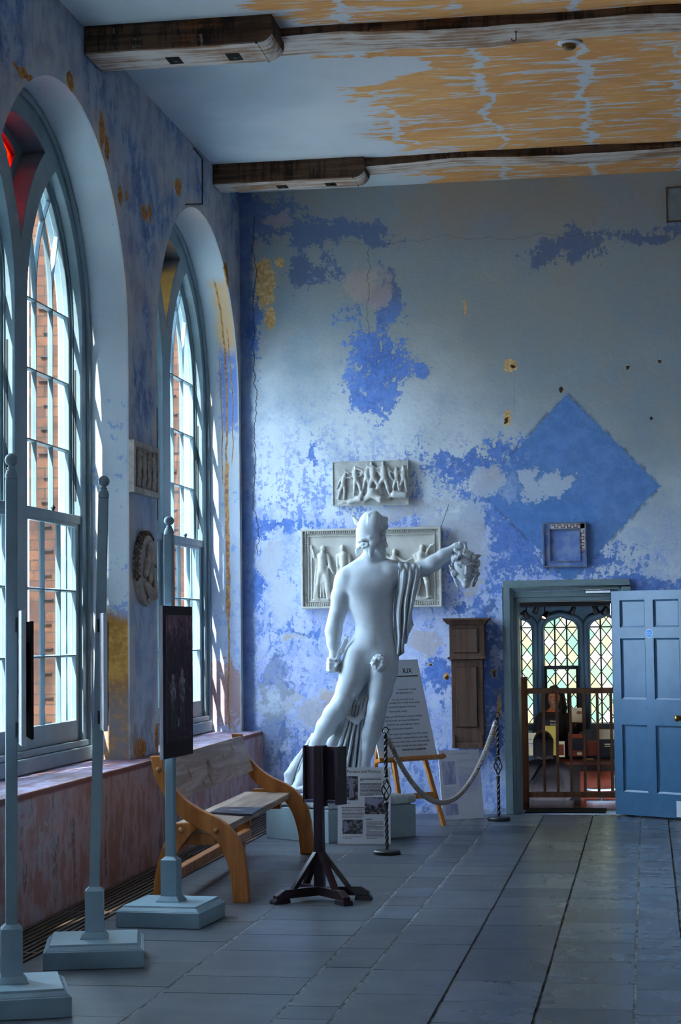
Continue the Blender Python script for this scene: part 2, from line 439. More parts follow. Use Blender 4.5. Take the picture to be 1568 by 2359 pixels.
    c = n.mix(cr.max(hz*.35)*.85, c, lin(64, 60, 58))
    return n.fin(c, .85, nB*.5+nC*.35, .03, .45, .2)

def mat_left_wall():
    n = NM('worn_limewash')
    nA = n.noise(1.2, 3, .5); nB = n.noise(5, 7, .62, off=3); nC = n.noise(24, 5, .65, off=9)
    nD = n.noise(1, 6, .6, n.vec(0.0, n.y*7, n.z*2.2), off=5)
    u = n.y+(n.noise(4, 5, .6, off=21)-.5)*.28; v = n.z+(n.noise(4, 5, .6, off=33)-.5)*.28
    uf = n.y+(n.noise(9, 4, .6, off=41)-.5)*.12; vf = n.z+(n.noise(9, 4, .6, off=47)-.5)*.12
    # face of the wall: mottled grey blue
    face = n.mix((nD*.3+nB*.8).step(.48, .62), lin(168, 182, 200), lin(120, 144, 186))
    face = n.mix((nD*.3+nB*.35+nC*.4).step(.54, .61)*.7, face, lin(84, 106, 152))
    face = n.mix(n.z.step(3.6, 3.0)*.7, face, n.mix(nB.step(.4, .65), lin(180, 194, 216), lin(156, 174, 204)))
    pe = (nA+nB*.4).step(.66, .78)*n.z.step(3.4, 4.4)
    face = n.mix(pe*.45, face, lin(206, 194, 186))
    # pale band round the arch heads
    def ring(cy):
        r = ((n.y-cy)*(n.y-cy)+(n.z-ASP).max(0.0)*(n.z-ASP).max(0.0))._m('SQRT'); return (r-AR+(nB-.5)*.22).step(.20, .04)
    rg = ring(WCY[0]).max(ring(WCY[1])).max(ring(WCY[2]))
    face = n.mix(rg*.8, face, n.mix(nB.step(.4, .6), lin(204, 196, 190), lin(180, 190, 200)))
    fl = blobs(n, uf, vf, left_px([(234, 300, 6, 46), (246, 340, 6, 30), (277, 450, 6, 26), (292, 450, 3, 14), (333, 490, 9, 18), (345, 490, 4, 24), (162, 185, 8, 24), (322, 1725, 18, 28), (362, 1700, 6, 40), (410, 430, 8, 20), (60, 175, 30, 12), (520, 640, 6, 40)]))
    face = n.mix((fl+(nC-.5)*1.2).step(.0, .15), face, n.mix(nC.step(.4, .6), lin(150, 92, 38), lin(200, 146, 78)))
    face = n.mix(n.z.step(1.35, .95)*nB.step(.42, .6)*.6, face, lin(150, 140, 140))
    # reveals: newer white plaster above, blue rags of paint below
    rev = n.mix(nA.step(.3, .7), lin(198, 208, 214), lin(182, 196, 206))
    B1 = (2.3-n.z).step(-1.6, .6)
    rev = n.mix(((nB-.5)*2.6+(nC-.5)*1.6+B1*.30-.42).step(.0, .22)*.75, rev, lin(120, 150, 210))
    rev = n.mix((n.y-17.2).step(.0, .1)*B1*.5, rev, lin(172, 190, 238))
    rx = n.x                                                            # across the reveal
    wb = (n.y-17.2).step(.0, .1)
    pat = (n.z+(nB-.5)*.7+(nC-.5)*.3).step(3.68, 3.8)*(n.z+(nB-.5)*.6+(nC-.5)*.3).step(4.62, 4.46)*(rx+(nC-.5)*.16+(nB-.5)*.12).step(-4.10, -4.03)*wb
    rev = n.mix(pat*(nB+nC*.4).step(.52, .66)*.85, rev, lin(98, 136, 208))
    peach = (n.z+(nA-.5)*.3).step(4.42, 4.6)*(rx+(nB-.5)*.2).step(-4.12, -4.0)*wb
    rev = n.mix(peach*.75, rev, lin(220, 178, 118))
    def drip(x0, z0, z1, w, amp, off):
        d = (rx-x0-(n.noise(.9, 5, .7, n.vec(0.0, 0.0, n.z), off=off)-.5)*amp+(n.z-4.2).max(0.0)*.0).abs().step(w, w*.4)
        return d*n.z.step(z0-.05, z0+.05)*n.z.step(z1+.02, z1-.02)*wb
    dr = drip(-4.0, .8, 5.2, .013, .12, 3).max(drip(-3.96, 3.4, 4.7, .007, .10, 7)).max(drip(-4.05, 3.2, 4.4, .007, .08, 12))
    wide = drip(-4.005, 1.9, 3.4, .028, .05, 15)
    rev = n.mix((dr.max(wide))*(nC+nA*.4).step(.42, .56)*.9, rev, n.mix(nC.step(.4, .6), lin(150, 92, 34), lin(212, 152, 74)))
    foot = blobs(n, uf, n.z+(nB-.5)*.3, [(17.7, 1.15, 2, .5)])*1.0
    rev = n.mix(wb*(foot+(nC-.5)*1.5).step(.3, .5)*.6, rev, lin(176, 116, 60))
    # bare ochre plaster low on the pier side of the near window
    och = (n.z+(nB-.5)*.30).step(1.98, 1.86)*(rx+(nB-.5)*.12).step(-4.14, -4.06)*(n.y-13.2).step(.0, .1)*n.y.step(14.3, 14.0)
    rev = n.mix(och, rev, n.mix((nB*.6+nC*.5).step(.42, .62), lin(206, 160, 88), n.mix(n.z.step(1.5, 1.1), lin(170, 122, 58), lin(150, 140, 140))))
    c = n.mix(n.x.step(XL-.02, XL-.005), rev, face)
    c = n.mix(n.x.step(-4.29, -4.30), c, lin(235, 236, 232))              # outside of the wall: white stone
    return n.fin(c, .82, nB*.5+nC*.3, .03, .45, .2)

def mat_dado():
    n = NM('red_dado_plaster'); nB = n.noise(3.5, 6, .62); nC = n.noise(22, 5, .6)
    nD = n.noise(1, 6, .6, n.vec(0.0, n.y*7, n.z*1.3))
    c = n.mix((nB*.6+nD*.5).step(.48, .60), lin(158, 116, 108), lin(178, 152, 156))
    c = n.mix((nD*.55+nB*.5).step(.55, .66)*.8, c, lin(112, 62, 42))
    c = n.mix((nB*.6+nC*.5-(n.y-10.5).max(0.0)*.03).step(.575, .615)*.8, c, lin(160, 158, 168))
    top = (n.z+(nB-.5)*.03).step(ZL-.05, ZL-.03)*n.x.step(XD-.012, XD-.004)
    c = n.mix(top*.9, c, lin(112, 50, 26))
    led = n.mix((n.noise(7, 6, .6, n.vec(n.x, n.y*.4, n.z))).step(.4, .62), lin(150, 140, 166), lin(126, 94, 104))
    c = n.mix(n.x.step(XD-.02, XD-.03), c, led)
    return n.fin(c, .62, nB+nC*.4, .012, .5, .35)

def mat_ceiling():
    n = NM('stripped_ceiling'); nA = n.noise(.9, 4, .55); nM = n.noise(7, 5, .65)
    y2 = n.y+(n.noise(1.6, 4, .55)-.5)*.16
    st = n.noise(1, 4, .6, n.vec(n.x*1.3, y2*9, 0.0)); st2 = n.noise(1, 5, .65, n.vec(n.x*4.0, y2*24, 0.0), off=7)
    lath = ((n.x+(n.noise(2.2, 4, .6, n.vec(n.x, n.y*1.4, 0.0))-.5)*.55)*1.25).frac()
    lath = (lath-.5).abs().step(.075, .01)*(nA*.6+nM*.5).step(.42, .60)
    reg = (n.x+(n.noise(1.9, 6, .65)-.5)*1.5-(n.y-14.4)*.06).step(-2.9, -1.9)
    f = (st*.62+st2*.42-lath*.16)
    patch = blobs(n, n.x+(nA-.5)*.5, n.y+(nM-.5)*.2, [(-2.3, 14.1, .6, .42), (-1.85, 14.0, .35, .25)])
    om = (f-(1.0-reg)*.30-patch.max(0.0)*.7).step(.435, .495)
    g = n.mix(nA.step(.35, .65), lin(214, 222, 228), lin(196, 208, 216))
    g = n.mix(reg*.6, g, lin(214, 206, 210))
    c = n.mix(om*.88, g, n.mix((st2*.5+nA*.5).step(.40, .60), lin(242, 172, 82), lin(222, 148, 62)))
    return n.fin(c, .85, st*.3+st2*.3, .006, .4, .2)

def mat_beam():
    n = NM('old_beam_oak'); nA = n.noise(2.2, 5, .6); nS = n.noise(1, 6, .7, n.vec(n.x*11, n.y*2.5, n.z*1.4)); gr = n.noise(1, 5, .6, n.vec(n.x*1.6, n.y*24, n.z*24))
    c = n.mix(gr.step(.35, .65), lin(66, 46, 34), lin(104, 78, 60))
    c = n.mix((nS*.7+nA*.35).step(.50, .60)*.9, c, lin(34, 20, 14))
    c = n.mix((nS*.7+gr*.3).step(.59, .66)*.6, c, lin(176, 160, 142))
    c = n.mix((nA*.6+gr*.4).step(.55, .66)*.6, c, lin(140, 84, 44))
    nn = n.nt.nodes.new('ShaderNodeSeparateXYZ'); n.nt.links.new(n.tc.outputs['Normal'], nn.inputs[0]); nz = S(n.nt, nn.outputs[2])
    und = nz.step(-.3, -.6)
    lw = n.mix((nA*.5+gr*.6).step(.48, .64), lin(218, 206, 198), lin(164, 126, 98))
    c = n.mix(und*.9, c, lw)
    return n.fin(c, .75, gr+nS*.5, .012, .6, .2)

def mat_flag():
    n = NM('flagstone'); a = n.attr('tone'); sp = n.nt.nodes.new('ShaderNodeSeparateColor'); n.nt.links.new(a.outputs['Color'], sp.inputs[0])
    t = S(n.nt, sp.outputs[0]); t2 = S(n.nt, sp.outputs[1]); nB = n.noise(3, 6, .6); nC = n.noise(30, 5, .65); nS = n.noise(1, 5, .6, n.vec(n.x*1.2, n.y*7, 0.0))
    c = n.mix(t, lin(58, 65, 75), lin(92, 101, 113)); c = n.mix(t2*.5, c, lin(90, 84, 74))
    c = n.mix((nB*.6+nS*.5).step(.42, .68)*.45, c, lin(56, 64, 78))
    nG = n.noise(120, 4, .7)
    c = n.mix(nC.step(.57, .70)*.4, c, lin(124, 128, 132)); c = n.mix((nG*.6+nC*.4).step(.54, .66)*.35, c, lin(44, 50, 58)); c = n.mix((nS*.6+nC*.4).step(.58, .66)*.3, c, lin(136, 140, 144))
    pol = n.x.step(-1.5, -.6)*n.x.step(1.2, .6)                              # the worn way to the door
    return n.fin(c, (.42-pol*.12+(nB-.5)*.14-t*.04).max(.14), nB*.5+nC*.4+nS*.2, .002, .25, .5)

def mat_brick():
    n = NM('old_brick'); b = n.nt.nodes.new('ShaderNodeTexBrick'); b.inputs['Scale'].default_value = 1; b.inputs['Brick Width'].default_value = .24; b.inputs['Row Height'].default_value = .08; b.inputs['Mortar Size'].default_value = .006
    b.inputs['Color1'].default_value = (*lin(92, 60, 42), 1); b.inputs['Color2'].default_value = (*lin(70, 46, 36), 1); b.inputs['Mortar'].default_value = (*lin(54, 44, 38), 1)
    n.nt.links.new(n.vec(n.x+n.y, n.z, 0.0), b.inputs['Vector'])
    return n.fin(n.mix(n.noise(6, 5).step(.45, .65)*.6, b.outputs['Color'], lin(46, 34, 30)), .9)

def mat_glass(name='window_glass', tint=(.95, .98, 1), gl=.06):
    m_ = bpy.data.materials.new(name); m_.use_nodes = True; nt = m_.node_tree; nt.nodes.clear()
    o = nt.nodes.new('ShaderNodeOutputMaterial'); mx = nt.nodes.new('ShaderNodeMixShader'); t = nt.nodes.new('ShaderNodeBsdfTransparent'); g = nt.nodes.new('ShaderNodeBsdfGlossy')
    t.inputs[0].default_value = (*tint, 1); g.inputs['Roughness'].default_value = .02; mx.inputs[0].default_value = gl
    nt.links.new(t.outputs[0], mx.inputs[1]); nt.links.new(g.outputs[0], mx.inputs[2]); nt.links.new(mx.outputs[0], o.inputs[0]); return m_

def mat_oak(name, a, b, c_, axis='x', rough=.45, k=16):
    n = NM(name); st = {'x': (.9, k, k), 'y': (k, .9, k), 'z': (k, k, .9)}[axis]
    g = n.noise(1, 6, .6, n.vec(n.x*st[0], n.y*st[1], n.z*st[2]), dist=.6); nB = n.noise(3, 4)
    c = n.mix(g.step(.35, .62), a, b); c = n.mix((g*.6+nB*.5).step(.60, .72)*.7, c, c_)
    return n.fin(c, rough, g, .002, .3, .4)

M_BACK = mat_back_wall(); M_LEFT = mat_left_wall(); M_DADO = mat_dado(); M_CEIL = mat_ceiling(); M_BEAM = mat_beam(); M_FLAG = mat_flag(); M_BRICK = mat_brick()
M_GLASS = mat_glass()
M_JOIN = plain('blue_grey_joinery_paint', lin(116, 140, 150), .38, .10, 5, .4)
M_DOORP = plain('blue_grey_door_paint', lin(62, 104, 138), .30, .08, 7, .45, bump=.0015)
M_FRAMEP = plain('grey_frame_paint', lin(120, 140, 146), .4, .08, 5, .4)
M_STAND = plain('pale_grey_stand_paint', lin(134, 160, 172), .42, .06, 6, .4)
M_GROUT = NM('lime_mortar'); _t = M_GROUT.noise(6, 6, .7); M_GROUT = M_GROUT.fin(M_GROUT.mix(_t.step(.42, .58), lin(84, 86, 88), lin(140, 142, 142)), .9)
M_PLAST = plain('white_plaster', lin(200, 208, 216), .55, .06, 9, .3, bump=.002)
M_RELIEF = plain('weathered_plaster_cast', lin(190, 190, 186), .7, .16, 16, .25, bump=.004)
M_RDIRT = plain('dusty_brown_cast', lin(176, 168, 160), .75, .25, 14, .2, bump=.004)
M_IRON = plain('black_iron', lin(34, 34, 40), .45, .2, 30, .5)
M_DARKW = mat_oak('dark_stained_wood', lin(44, 26, 36), lin(30, 16, 24), lin(58, 36, 42), 'z', .35)
M_OAK = mat_oak('golden_oak', lin(196, 124, 54), lin(170, 98, 36), lin(130, 70, 24), 'z', .42)
M_OAKY = mat_oak('pale_worn_oak', lin(188, 166, 146), lin(160, 132, 108), lin(140, 92, 50), 'y', .5)
M_PINE = mat_oak('orange_pine', lin(206, 136, 60), lin(186, 116, 46), lin(150, 90, 36), 'z', .4)
M_CLOCK = mat_oak('old_brown_wood', lin(98, 72, 58), lin(76, 52, 40), lin(124, 82, 44), 'z', .6)
M_WHITE = plain('white_card', lin(218, 222, 232), .6, .02, 5, .2)
M_INK = plain('black_ink', lin(24, 22, 30), .7, .02)
M_GREYINK = plain('grey_print', lin(140, 140, 165), .7, .02)
M_BRASS = plain('dull_brass', lin(150, 120, 70), .3, .15, 20, .5, .9)
M_STEEL = plain('bright_steel', lin(190, 195, 200), .25, .05, 20, .5, .9)

# ================================================================== shell
def lx(X):                       # plate (u,v,w) -> plane of the left wall: u along the room, v up
    return lambda u, v, w: (X-w, u, v)
def by(Y):                       # plate -> plane of the end wall
    return lambda u, v, w: (u, Y+w, v)

def arch(cy, r=AR, z0=ZL, n=40):
    return [(cy-r, z0), (cy+r, z0)]+arc(cy, ASP, r, 0, pi, n)
mb = plate([(-6.2, -.9), (D, -.9), (D, ZC), (-6.2, ZC)], [arch(c, AR, ZL-.04) for c in WCY[:3]], .56, lx(XL-.28))
struct('wall_left', mb, M_LEFT)
mb = MB().box((XL-.03, -6.2, -.2), (XD, D, ZL)).box((-4.43, -6.2, ZL-.1), (XL, D, ZL))
struct('trim_1', mb, M_DADO, bevel=.012)
# end wall with the doorway
DX0, DX1, DZ = -1.30, -.20, 2.10
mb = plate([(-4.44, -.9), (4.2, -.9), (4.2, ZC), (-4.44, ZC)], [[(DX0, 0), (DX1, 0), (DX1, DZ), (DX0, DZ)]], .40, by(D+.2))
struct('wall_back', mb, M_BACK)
struct('wall_rear', plate([(-4.44, -.9), (4.2, -.9), (4.2, ZC), (-4.44, ZC)], [[(-2.2, 0), (-.9, 0), (-.9, 2.3), (-2.2, 2.3)]], .3, by(-6.35)), M_LEFT)
struct('wall_right', MB().box((4.2, -6.2, -.2), (4.4, D, ZC)), M_LEFT)
mb = MB()
for i in range(60):
    a, b = -6.2+i*.402, -6.2+(i+1)*.402
    mb.add([(-4.44, a, ZC), (4.4, a, ZC), (4.4, b, ZC), (-4.44, b, ZC)], [(0, 1, 2, 3)])
mb.box((-4.44, -6.2, ZC+.02), (4.4, D+.4, ZC+.25))
struct('ceiling', mb, M_CEIL)

# floor: flagstones laid in long lanes, lime joints
lanes = [XD, -3.30]+[at(x, y, Z=0).x for x, y in ((819, 1952), (1053.8, 1905.6), (1118.6, 1908.6), (1232.8, 1914.8), (1356, 1911.7), (1475, 1887), (1541, 1908.6))]
lanes += [lanes[-1]+.62, lanes[-1]+1.3, lanes[-1]+2.0, 4.2]
vs = []; fs = []; tone = []
for i in range(1, len(lanes)-1):
    x0, x1 = lanes[i], lanes[i+1]; y = -6.2+random.random()*.5; narrow = (x1-x0) < .34
    while y < D:
        L = random.uniform(.28, .60) if narrow else random.uniform(.42, .95); y1 = min(y+L, D-.002)
        if y1-y > .06:
            g, gy, e, o = random.uniform(.0035, .006), random.uniform(.0015, .0035), .003, len(vs); zt = random.uniform(-.0012, 0)
            vs += [(x0+g, y+gy, -.012), (x1-g, y+gy, -.012), (x1-g, y1-gy, -.012), (x0+g, y1-gy, -.012), (x0+g+e, y+gy+e*.6, zt), (x1-g-e, y+gy+e*.6, zt), (x1-g-e, y1-gy-e*.6, zt), (x0+g+e, y1-gy-e*.6, zt)]
            fs += [tuple(k+o for k in f) for f in ((4, 5, 6, 7), (0, 1, 5, 4), (1, 2, 6, 5), (2, 3, 7, 6), (3, 0, 4, 7))]
            tone += [(random.betavariate(1.3, 1.3), random.random(), 0, 1)]*8
        y += L
o_ = len(vs)
mb = MB().add(vs, fs)
mb.box((XD-.02, -6.2, -.2), (4.2, D+.38, -.010))
for k in (2, 3, 4, 7):
    for q in range(40):
        ya = -6.2+q*.6; mb.box((lanes[k]-.0075-random.uniform(0, .003), ya, -.012), (lanes[k]+.0075+random.uniform(0, .003), min(ya+.6, D-.002), -.0022))
fl = struct('floor', mb, [M_FLAG, M_GROUT], weld=False)
ca = fl.data.color_attributes.new('tone', 'FLOAT_COLOR', 'POINT')
ca.data.foreach_set('color', np.array(tone+[(.5, .5, 0, 1)]*(len(fl.data.vertices)-len(tone)), np.float32).ravel())
for p in fl.data.polygons:
    if p.index >= len(fs): p.material_index = 1
# the heating grille sunk along the foot of the dado
gt = thing('floor_grille', 'long dark slatted heating grille in the floor below the window ledge', 'floor grille', (XD+.2, 10, 0))
M_GRI = plain('dark_bronze_grille', lin(96, 80, 70), .5, .2, 20, .4)
mb = MB()
for k in range(9): x = XD+.022+k*.043; mb.box((x, -2, -.006), (x+.018, D-.02, .004))
obj('slat_grid', mb, M_GRI, gt)
mb = MB().box((XD+.001, -2, -.0065), (XD+.385, D-.01, -.004)); obj('slot_bed', mb, plain('black_duct', (.004, .004, .005), .9), gt)
for y in np.arange(5.4, D-.3, 1.5): obj('cross_bar', MB().box((XD+.02, y, -.006), (XD+.38, y+.03, .0045)), M_GRI, gt)

# ---- the two ceiling beams on their wall brackets
def beam(yf, depth, zb, corb_y, corb_len, corb_d, corb_z, wv, label):
    mb = MB(); N = 40; xs = [XL+.002+i*(4.2-XL-.004)/N for i in range(N+1)]; ph = wv
    w1 = [.018*sin(x*1.9+ph)+.012*sin(x*5.3+2*ph)+random.uniform(-.004, .004) for x in xs]
    w2 = [.018*sin(x*2.3+ph+1)+.010*sin(x*6.1+ph)+random.uniform(-.004, .004) for x in xs]
    w3 = [.012*sin(x*3.1+ph)+random.uniform(-.004, .004) for x in xs]
    v = []
    for i, x in enumerate(xs): v += [(x, yf+w1[i], ZC+.01), (x, yf+w1[i], zb+w3[i]+.012), (x, yf+w1[i]+.02, zb+w3[i]), (x, yf+depth+w2[i]-.02, zb+w3[i]), (x, yf+depth+w2[i], zb+w3[i]+.012), (x, yf+depth+w2[i], ZC+.01)]
    f = [tuple(range(5, -1, -1)), tuple(N*6+k for k in range(6))]+[(i*6+k, i*6+(k+1) % 6, (i+1)*6+(k+1) % 6, (i+1)*6+k) for i in range(N) for k in range(6)]
    mb.add(v, f)
    bo = struct('ceiling_beam', mb, M_BEAM, bevel=.004)
    prop(bo, label, 'beam')
    # bracket with a rounded nose
    r = ZC-corb_z; x1 = XL+corb_len; pts = [(XL+.004, ZC+.01), (XL+.004, corb_z), (x1-r*.55, corb_z)]+[(x1-r*.55+r*.55*sin(t), corb_z+r*.5-r*.5*cos(t)) for t in np.linspace(.2, pi/2, 8)]+[(x1-.01, ZC+.01)]
    mb = MB().extrude(pts, lambda u, w: (u, corb_y, w), lambda u, w: (u, corb_y+corb_d, w))
    br = obj('bracket', mb, M_BEAM, bo, bevel=.014)
    for t in (.40, .72):
        xx = XL+corb_len*t
        obj('peg_slot', MB().box((xx, corb_y+corb_d*.42, corb_z-.003), (xx+.10, corb_y+corb_d*.78, corb_z+.02)), plain('dark_mortise', (.008, .006, .005), .9), br)
        obj('iron_bolt', MB().lathe([(.016, -.004), (.016, .012)], (xx+.06, corb_y+corb_d*.6, corb_z-.006), 10), M_IRON, br)
    mb = MB().box((x1-r*.62, corb_y-.004, corb_z-.004), (x1-r*.55, corb_y+corb_d+.004, corb_z+r*.5)); obj('nosing_groove', mb, M_BEAM, br)
    return bo
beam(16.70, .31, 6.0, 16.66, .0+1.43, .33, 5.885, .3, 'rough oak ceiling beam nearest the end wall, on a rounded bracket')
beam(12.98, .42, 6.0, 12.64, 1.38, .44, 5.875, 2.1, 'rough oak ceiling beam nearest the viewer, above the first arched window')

# ================================================================== gothic windows
XF = -4.20       # room face of the frames
def lancet(c, hw, zs, r0, n=18):
    """pointed arch outline offset inwards by r0 (equilateral head)"""
    R = 2*hw
    top = sqrt((R-r0)**2-hw**2)
    a = atan2(top, hw)
    return [(c+hw-R+R-r0, zs)]+[(c-hw+(R-r0)*cos(t), zs+(R-r0)*sin(t)) for t in np.linspace(0, a, n)][1:]+[(c+hw-(R-r0)*cos(t), zs+(R-r0)*sin(t)) for t in np.linspace(a, 0, n)][1:]
def lancet_poly(c, hw, zs, zb, off=0, n=18):
    p = lancet(c, hw, zs, off, n)
    return [(c-hw+off, zb), (c+hw-off, zb)]+p
def line_arc_clip(c, hw, zs, off, a_c, r, sgn):
    """tracery arc inside a lancet, from the springing until it meets the far side"""
    pts = []
    for t in np.linspace(0, 1.25, 40):
        y = a_c+sgn*r*cos(t); z = zs+r*sin(t)
        R = 2*hw-off
        if sqrt((y-(c-hw))**2+(z-zs)**2) > R+.004 or sqrt((y-(c+hw))**2+(z-zs)**2) > R+.004: break
        pts.append((y, z))
    return pts
def sbar(pts, x0, x1, w):
    """glazing bar following a path in the window plane"""
    v = []
    for i, (y, z) in enumerate(pts):
        a = pts[max(i-1, 0)]; b = pts[min(i+1, len(pts)-1)]; dy, dz = b[0]-a[0], b[1]-a[1]; L = sqrt(dy*dy+dz*dz) or 1; ny, nz = -dz/L, dy/L
        v += [(x0, y+ny*w*.22, z+nz*w*.22), (x0, y-ny*w*.22, z-nz*w*.22), ((x0*.3+x1*.7), y-ny*w/2, z-nz*w/2), (x1, y-ny*w/2, z-nz*w/2), (x1, y+ny*w/2, z+nz*w/2), ((x0*.3+x1*.7), y+ny*w/2, z+nz*w/2)]
    n = len(pts); f = [tuple(range(5, -1, -1)), tuple((n-1)*6+k for k in range(6))]+[(i*6+k, i*6+(k+1) % 6, (i+1)*6+(k+1) % 6, (i+1)*6+k) for i in range(n-1) for k in range(6)]
    return v, f
ZB = .80; HW = .64; ZS = 4.02
def col_glass(name, c): return mat_glass(name, c, .05)
G_RED = col_glass('red_glass', (.75, .05, .01)); G_BLUE = col_glass('blue_glass', (.08, .05, .85)); G_GREEN = col_glass('green_glass', (.03, .35, .08)); G_AMBER = col_glass('amber_glass', (.95, .55, .05)); G_VIOLET = col_glass('violet_glass', (.35, .06, .7))

def window(num, cy, gl, full=True):
    root = bpy.data.objects.new('window_%d' % num, None); COL.objects.link(root); root['kind'] = 'structure'; root.location = (XF, cy, ZB)
    cs = (cy-.77, cy+.77)
    # kite between the heads
    c2 = cy+.77; apx = cy+.535
    Rk = 2*HW+.20
    def zk(y): return ZS+sqrt(max(Rk**2-(cy+.77+HW-y)**2, 0))
    ylow = np.linspace(cy, cy+.535, 10); low = [(y, zk(y)) for y in ylow]
    zr = low[-1][1]; ru = sqrt(.535**2+(zr-ASP)**2)
    up = [(y, ASP+sqrt(ru**2-(y-cy)**2)) for y in np.linspace(cy+.535, cy, 10)][1:]
    half = low+up; kite = half+[(2*cy-y, z) for y, z in half[::-1]][1:-1]
    holes = [lancet_poly(c, HW, ZS, ZB+.15) for c in cs]
    obj('window_frame', plate(arch(cy, AR-.002, ZB), holes+[kite], .04, lx(XF-.02)), M_JOIN, root, bevel=.008)
    # moulded rim round the arch, against the reveal
    rim = [(cy-AR+.03, ZB)]+[(cy+(AR-.03)*cos(t), ASP+(AR-.03)*sin(t)) for t in np.linspace(pi, 0, 32)]+[(cy+AR-.03, ZB)]
    obj('rim_moulding', MB().tube([(XF+.006, y, z) for y, z in rim], .024, 8), M_JOIN, root, smooth=True)
    obj('sill_board', MB().box((XF-.10, cy-AR+.01, ZB-.005), (XF+.035, cy+AR-.01, ZB+.10)).box((XF-.06, cy-AR+.03, ZB+.1), (XF+.015, cy+AR-.03, ZB+.15)), M_JOIN, root, bevel=.008)
    # deep coloured kite
    kd = plate([(cy+(y-cy)*1.04, z+(.0 if z < 5 else .01)) for y, z in kite], [[(cy+(y-cy)*.72, 4.985+(z-4.985)*.80) for y, z in kite]], .05, lx(XF-.19))
    obj('kite_light_frame', kd, M_JOIN, root, bevel=.01)
    def scale(k): return [(cy+(y-cy)*k, 4.985+(z-4.985)*k) for y, z in kite]
    mbk = MB()
    n = len(kite)
    mbk.add([(XF-.035, y, z) for y, z in kite]+[(XF-.165, y, z) for y, z in scale(.98)], [(i, (i+1) % n, n+(i+1) % n, n+i) for i in range(n)])
    obj('kite_lining', mbk, M_JOIN, root)
    gk = scale(.82)
    obj('coloured_pane', MB().extrude(gk, lambda a, b: (XF-.188, a, b), lambda a, b: (XF-.192, a, b)), G_RED if gl == 'red' else G_AMBER, root)
    for (dy, dz, g) in ((.13, .10, G_GREEN), (.13, -.12, G_BLUE), (-.13, .10, G_BLUE), (-.13, -.12, G_GREEN), (0, -.26, G_VIOLET)):
        obj('round_pane', MB().lathe([(.075, 0), (.075, .008)], (0, 0, 0), 20, Matrix.Translation((XF-.176, cy+dy, 4.985+dz)) @ Matrix.Rotation(-pi/2, 4, 'Y')), g, root)
        ring = [(XF-.178, cy+dy+.078*cos(t), 4.985+dz+.078*sin(t)) for t in np.linspace(0, 2*pi, 20, endpoint=False)]
        obj('lead_ring', MB().tube(ring, .008, 6, True), M_IRON, root)
    for c in cs:
        # boxed lining of each light, with the parting beads
        op = lancet_poly(c, HW, ZS, ZB+.15); ou = lancet_poly(c, HW+.001, ZS, ZB+.14); n = len(op)
        mbl = MB().add([(XF-.035, y, z) for y, z in op]+[(XF-.19, y, z) for y, z in op], [(i, (i+1) % n, n+(i+1) % n, n+i) for i in range(n)])
        bead = lancet_poly(c, HW, ZS, ZB+.15, .022)
        for xb in (XF-.078, XF-.135):
            b_ = plate(op, [bead], .014, lx(xb)); mbl.add(b_.v, b_.f)
        obj('sash_box', mbl, M_JOIN, root)
        # lower sash (inner), upper sash behind it
        zm = 2.60; L, R = c-HW+.03, c+HW-.03
        def sash(name, outer, inner, x, bars, th=.042):
            s_ = obj(name, plate(outer, [inner], th, lx(x), .0), M_JOIN, root, bevel=.006)
            v_ = MB()
            for pts in bars:
                if len(pts) > 1: v_.add(*sbar(pts, x+th*.5-.003, x-th*.5+.003, .024))
            obj('glazing_bar', v_, M_JOIN, s_)
            obj('glass_pane', MB().extrude(inner, lambda a, b: (x-.008, a, b), lambda a, b: (x-.011, a, b)), M_GLASS, s_)
            return s_
        x = XF-.048
        pl, pr = L+.055, R-.055; w3 = (pr-pl)/3; zb0, zt0 = ZB+.30, zm-.055
        bars = [[(pl+w3*k, zb0), (pl+w3*k, zt0)] for k in (1, 2)]+[[(pl, zb0+(zt0-zb0)*k/3), (pr, zb0+(zt0-zb0)*k/3)] for k in (1, 2)]
        lo_ = sash('lower_sash', [(L-.02, ZB+.14), (R+.02, ZB+.14), (R+.02, zm), (L-.02, zm)], [(pl, zb0), (pr, zb0), (pr, zt0), (pl, zt0)], x, bars)
        obj('meeting_rail', MB().box((x-.02, L-.028, zm-.03), (x+.034, R+.028, zm+.035)), M_JOIN, lo_, bevel=.006)
        mbc = MB().lathe([(.010, 0), (.012, .02), (.02, .03), (.008, .045)], (x+.015, c+.02, zm+.03), 10); obj('sash_catch', mbc, M_IRON, lo_)
        x = XF-.105; off = .072
        zu0 = zm+.02
        inn = lancet_poly(c, HW, ZS, zu0, off)
        iy0, iy1 = c-HW+off, c+HW-off; w3 = (iy1-iy0)/3
        bars = [[(iy0+w3*k, zu0), (iy0+w3*k, ZS+.12)] for k in (1, 2)]+[[(iy0, zu0+(ZS+.12-zu0)*k/3), (iy1, zu0+(ZS+.12-zu0)*k/3)] for k in (1, 2, 3)]
        zz = ZS+.12
        for k in (1, 2):
            yk = iy0+w3*k; RR = 2*HW-off*2
            for sg in (1, -1):
                pts = []
                for t in np.linspace(0, 1.2, 44):
                    y = yk-sg*RR*(1-cos(t)); z = zz+RR*sin(t); lim = 2*HW-off
                    if sqrt((y-(c-HW))**2+(z-ZS)**2) > lim+.006 or sqrt((y-(c+HW))**2+(z-ZS)**2) > lim+.006: break
                    pts.append((y, z))
                bars.append(pts)
        sash('upper_sash', lancet_poly(c, HW, ZS, zm-.03, .022), inn, x, bars)
        # sash cord slots
        for sgn in (-1, 1):
            yy = c+sgn*(HW-.001); mbs = MB().box((XF-.062, yy-.004, 2.75), (XF-.050, yy+.004, 3.75)); obj('cord_slot', mbs, M_IRON, root)
    return root
window(1, WCY[1], 'red')
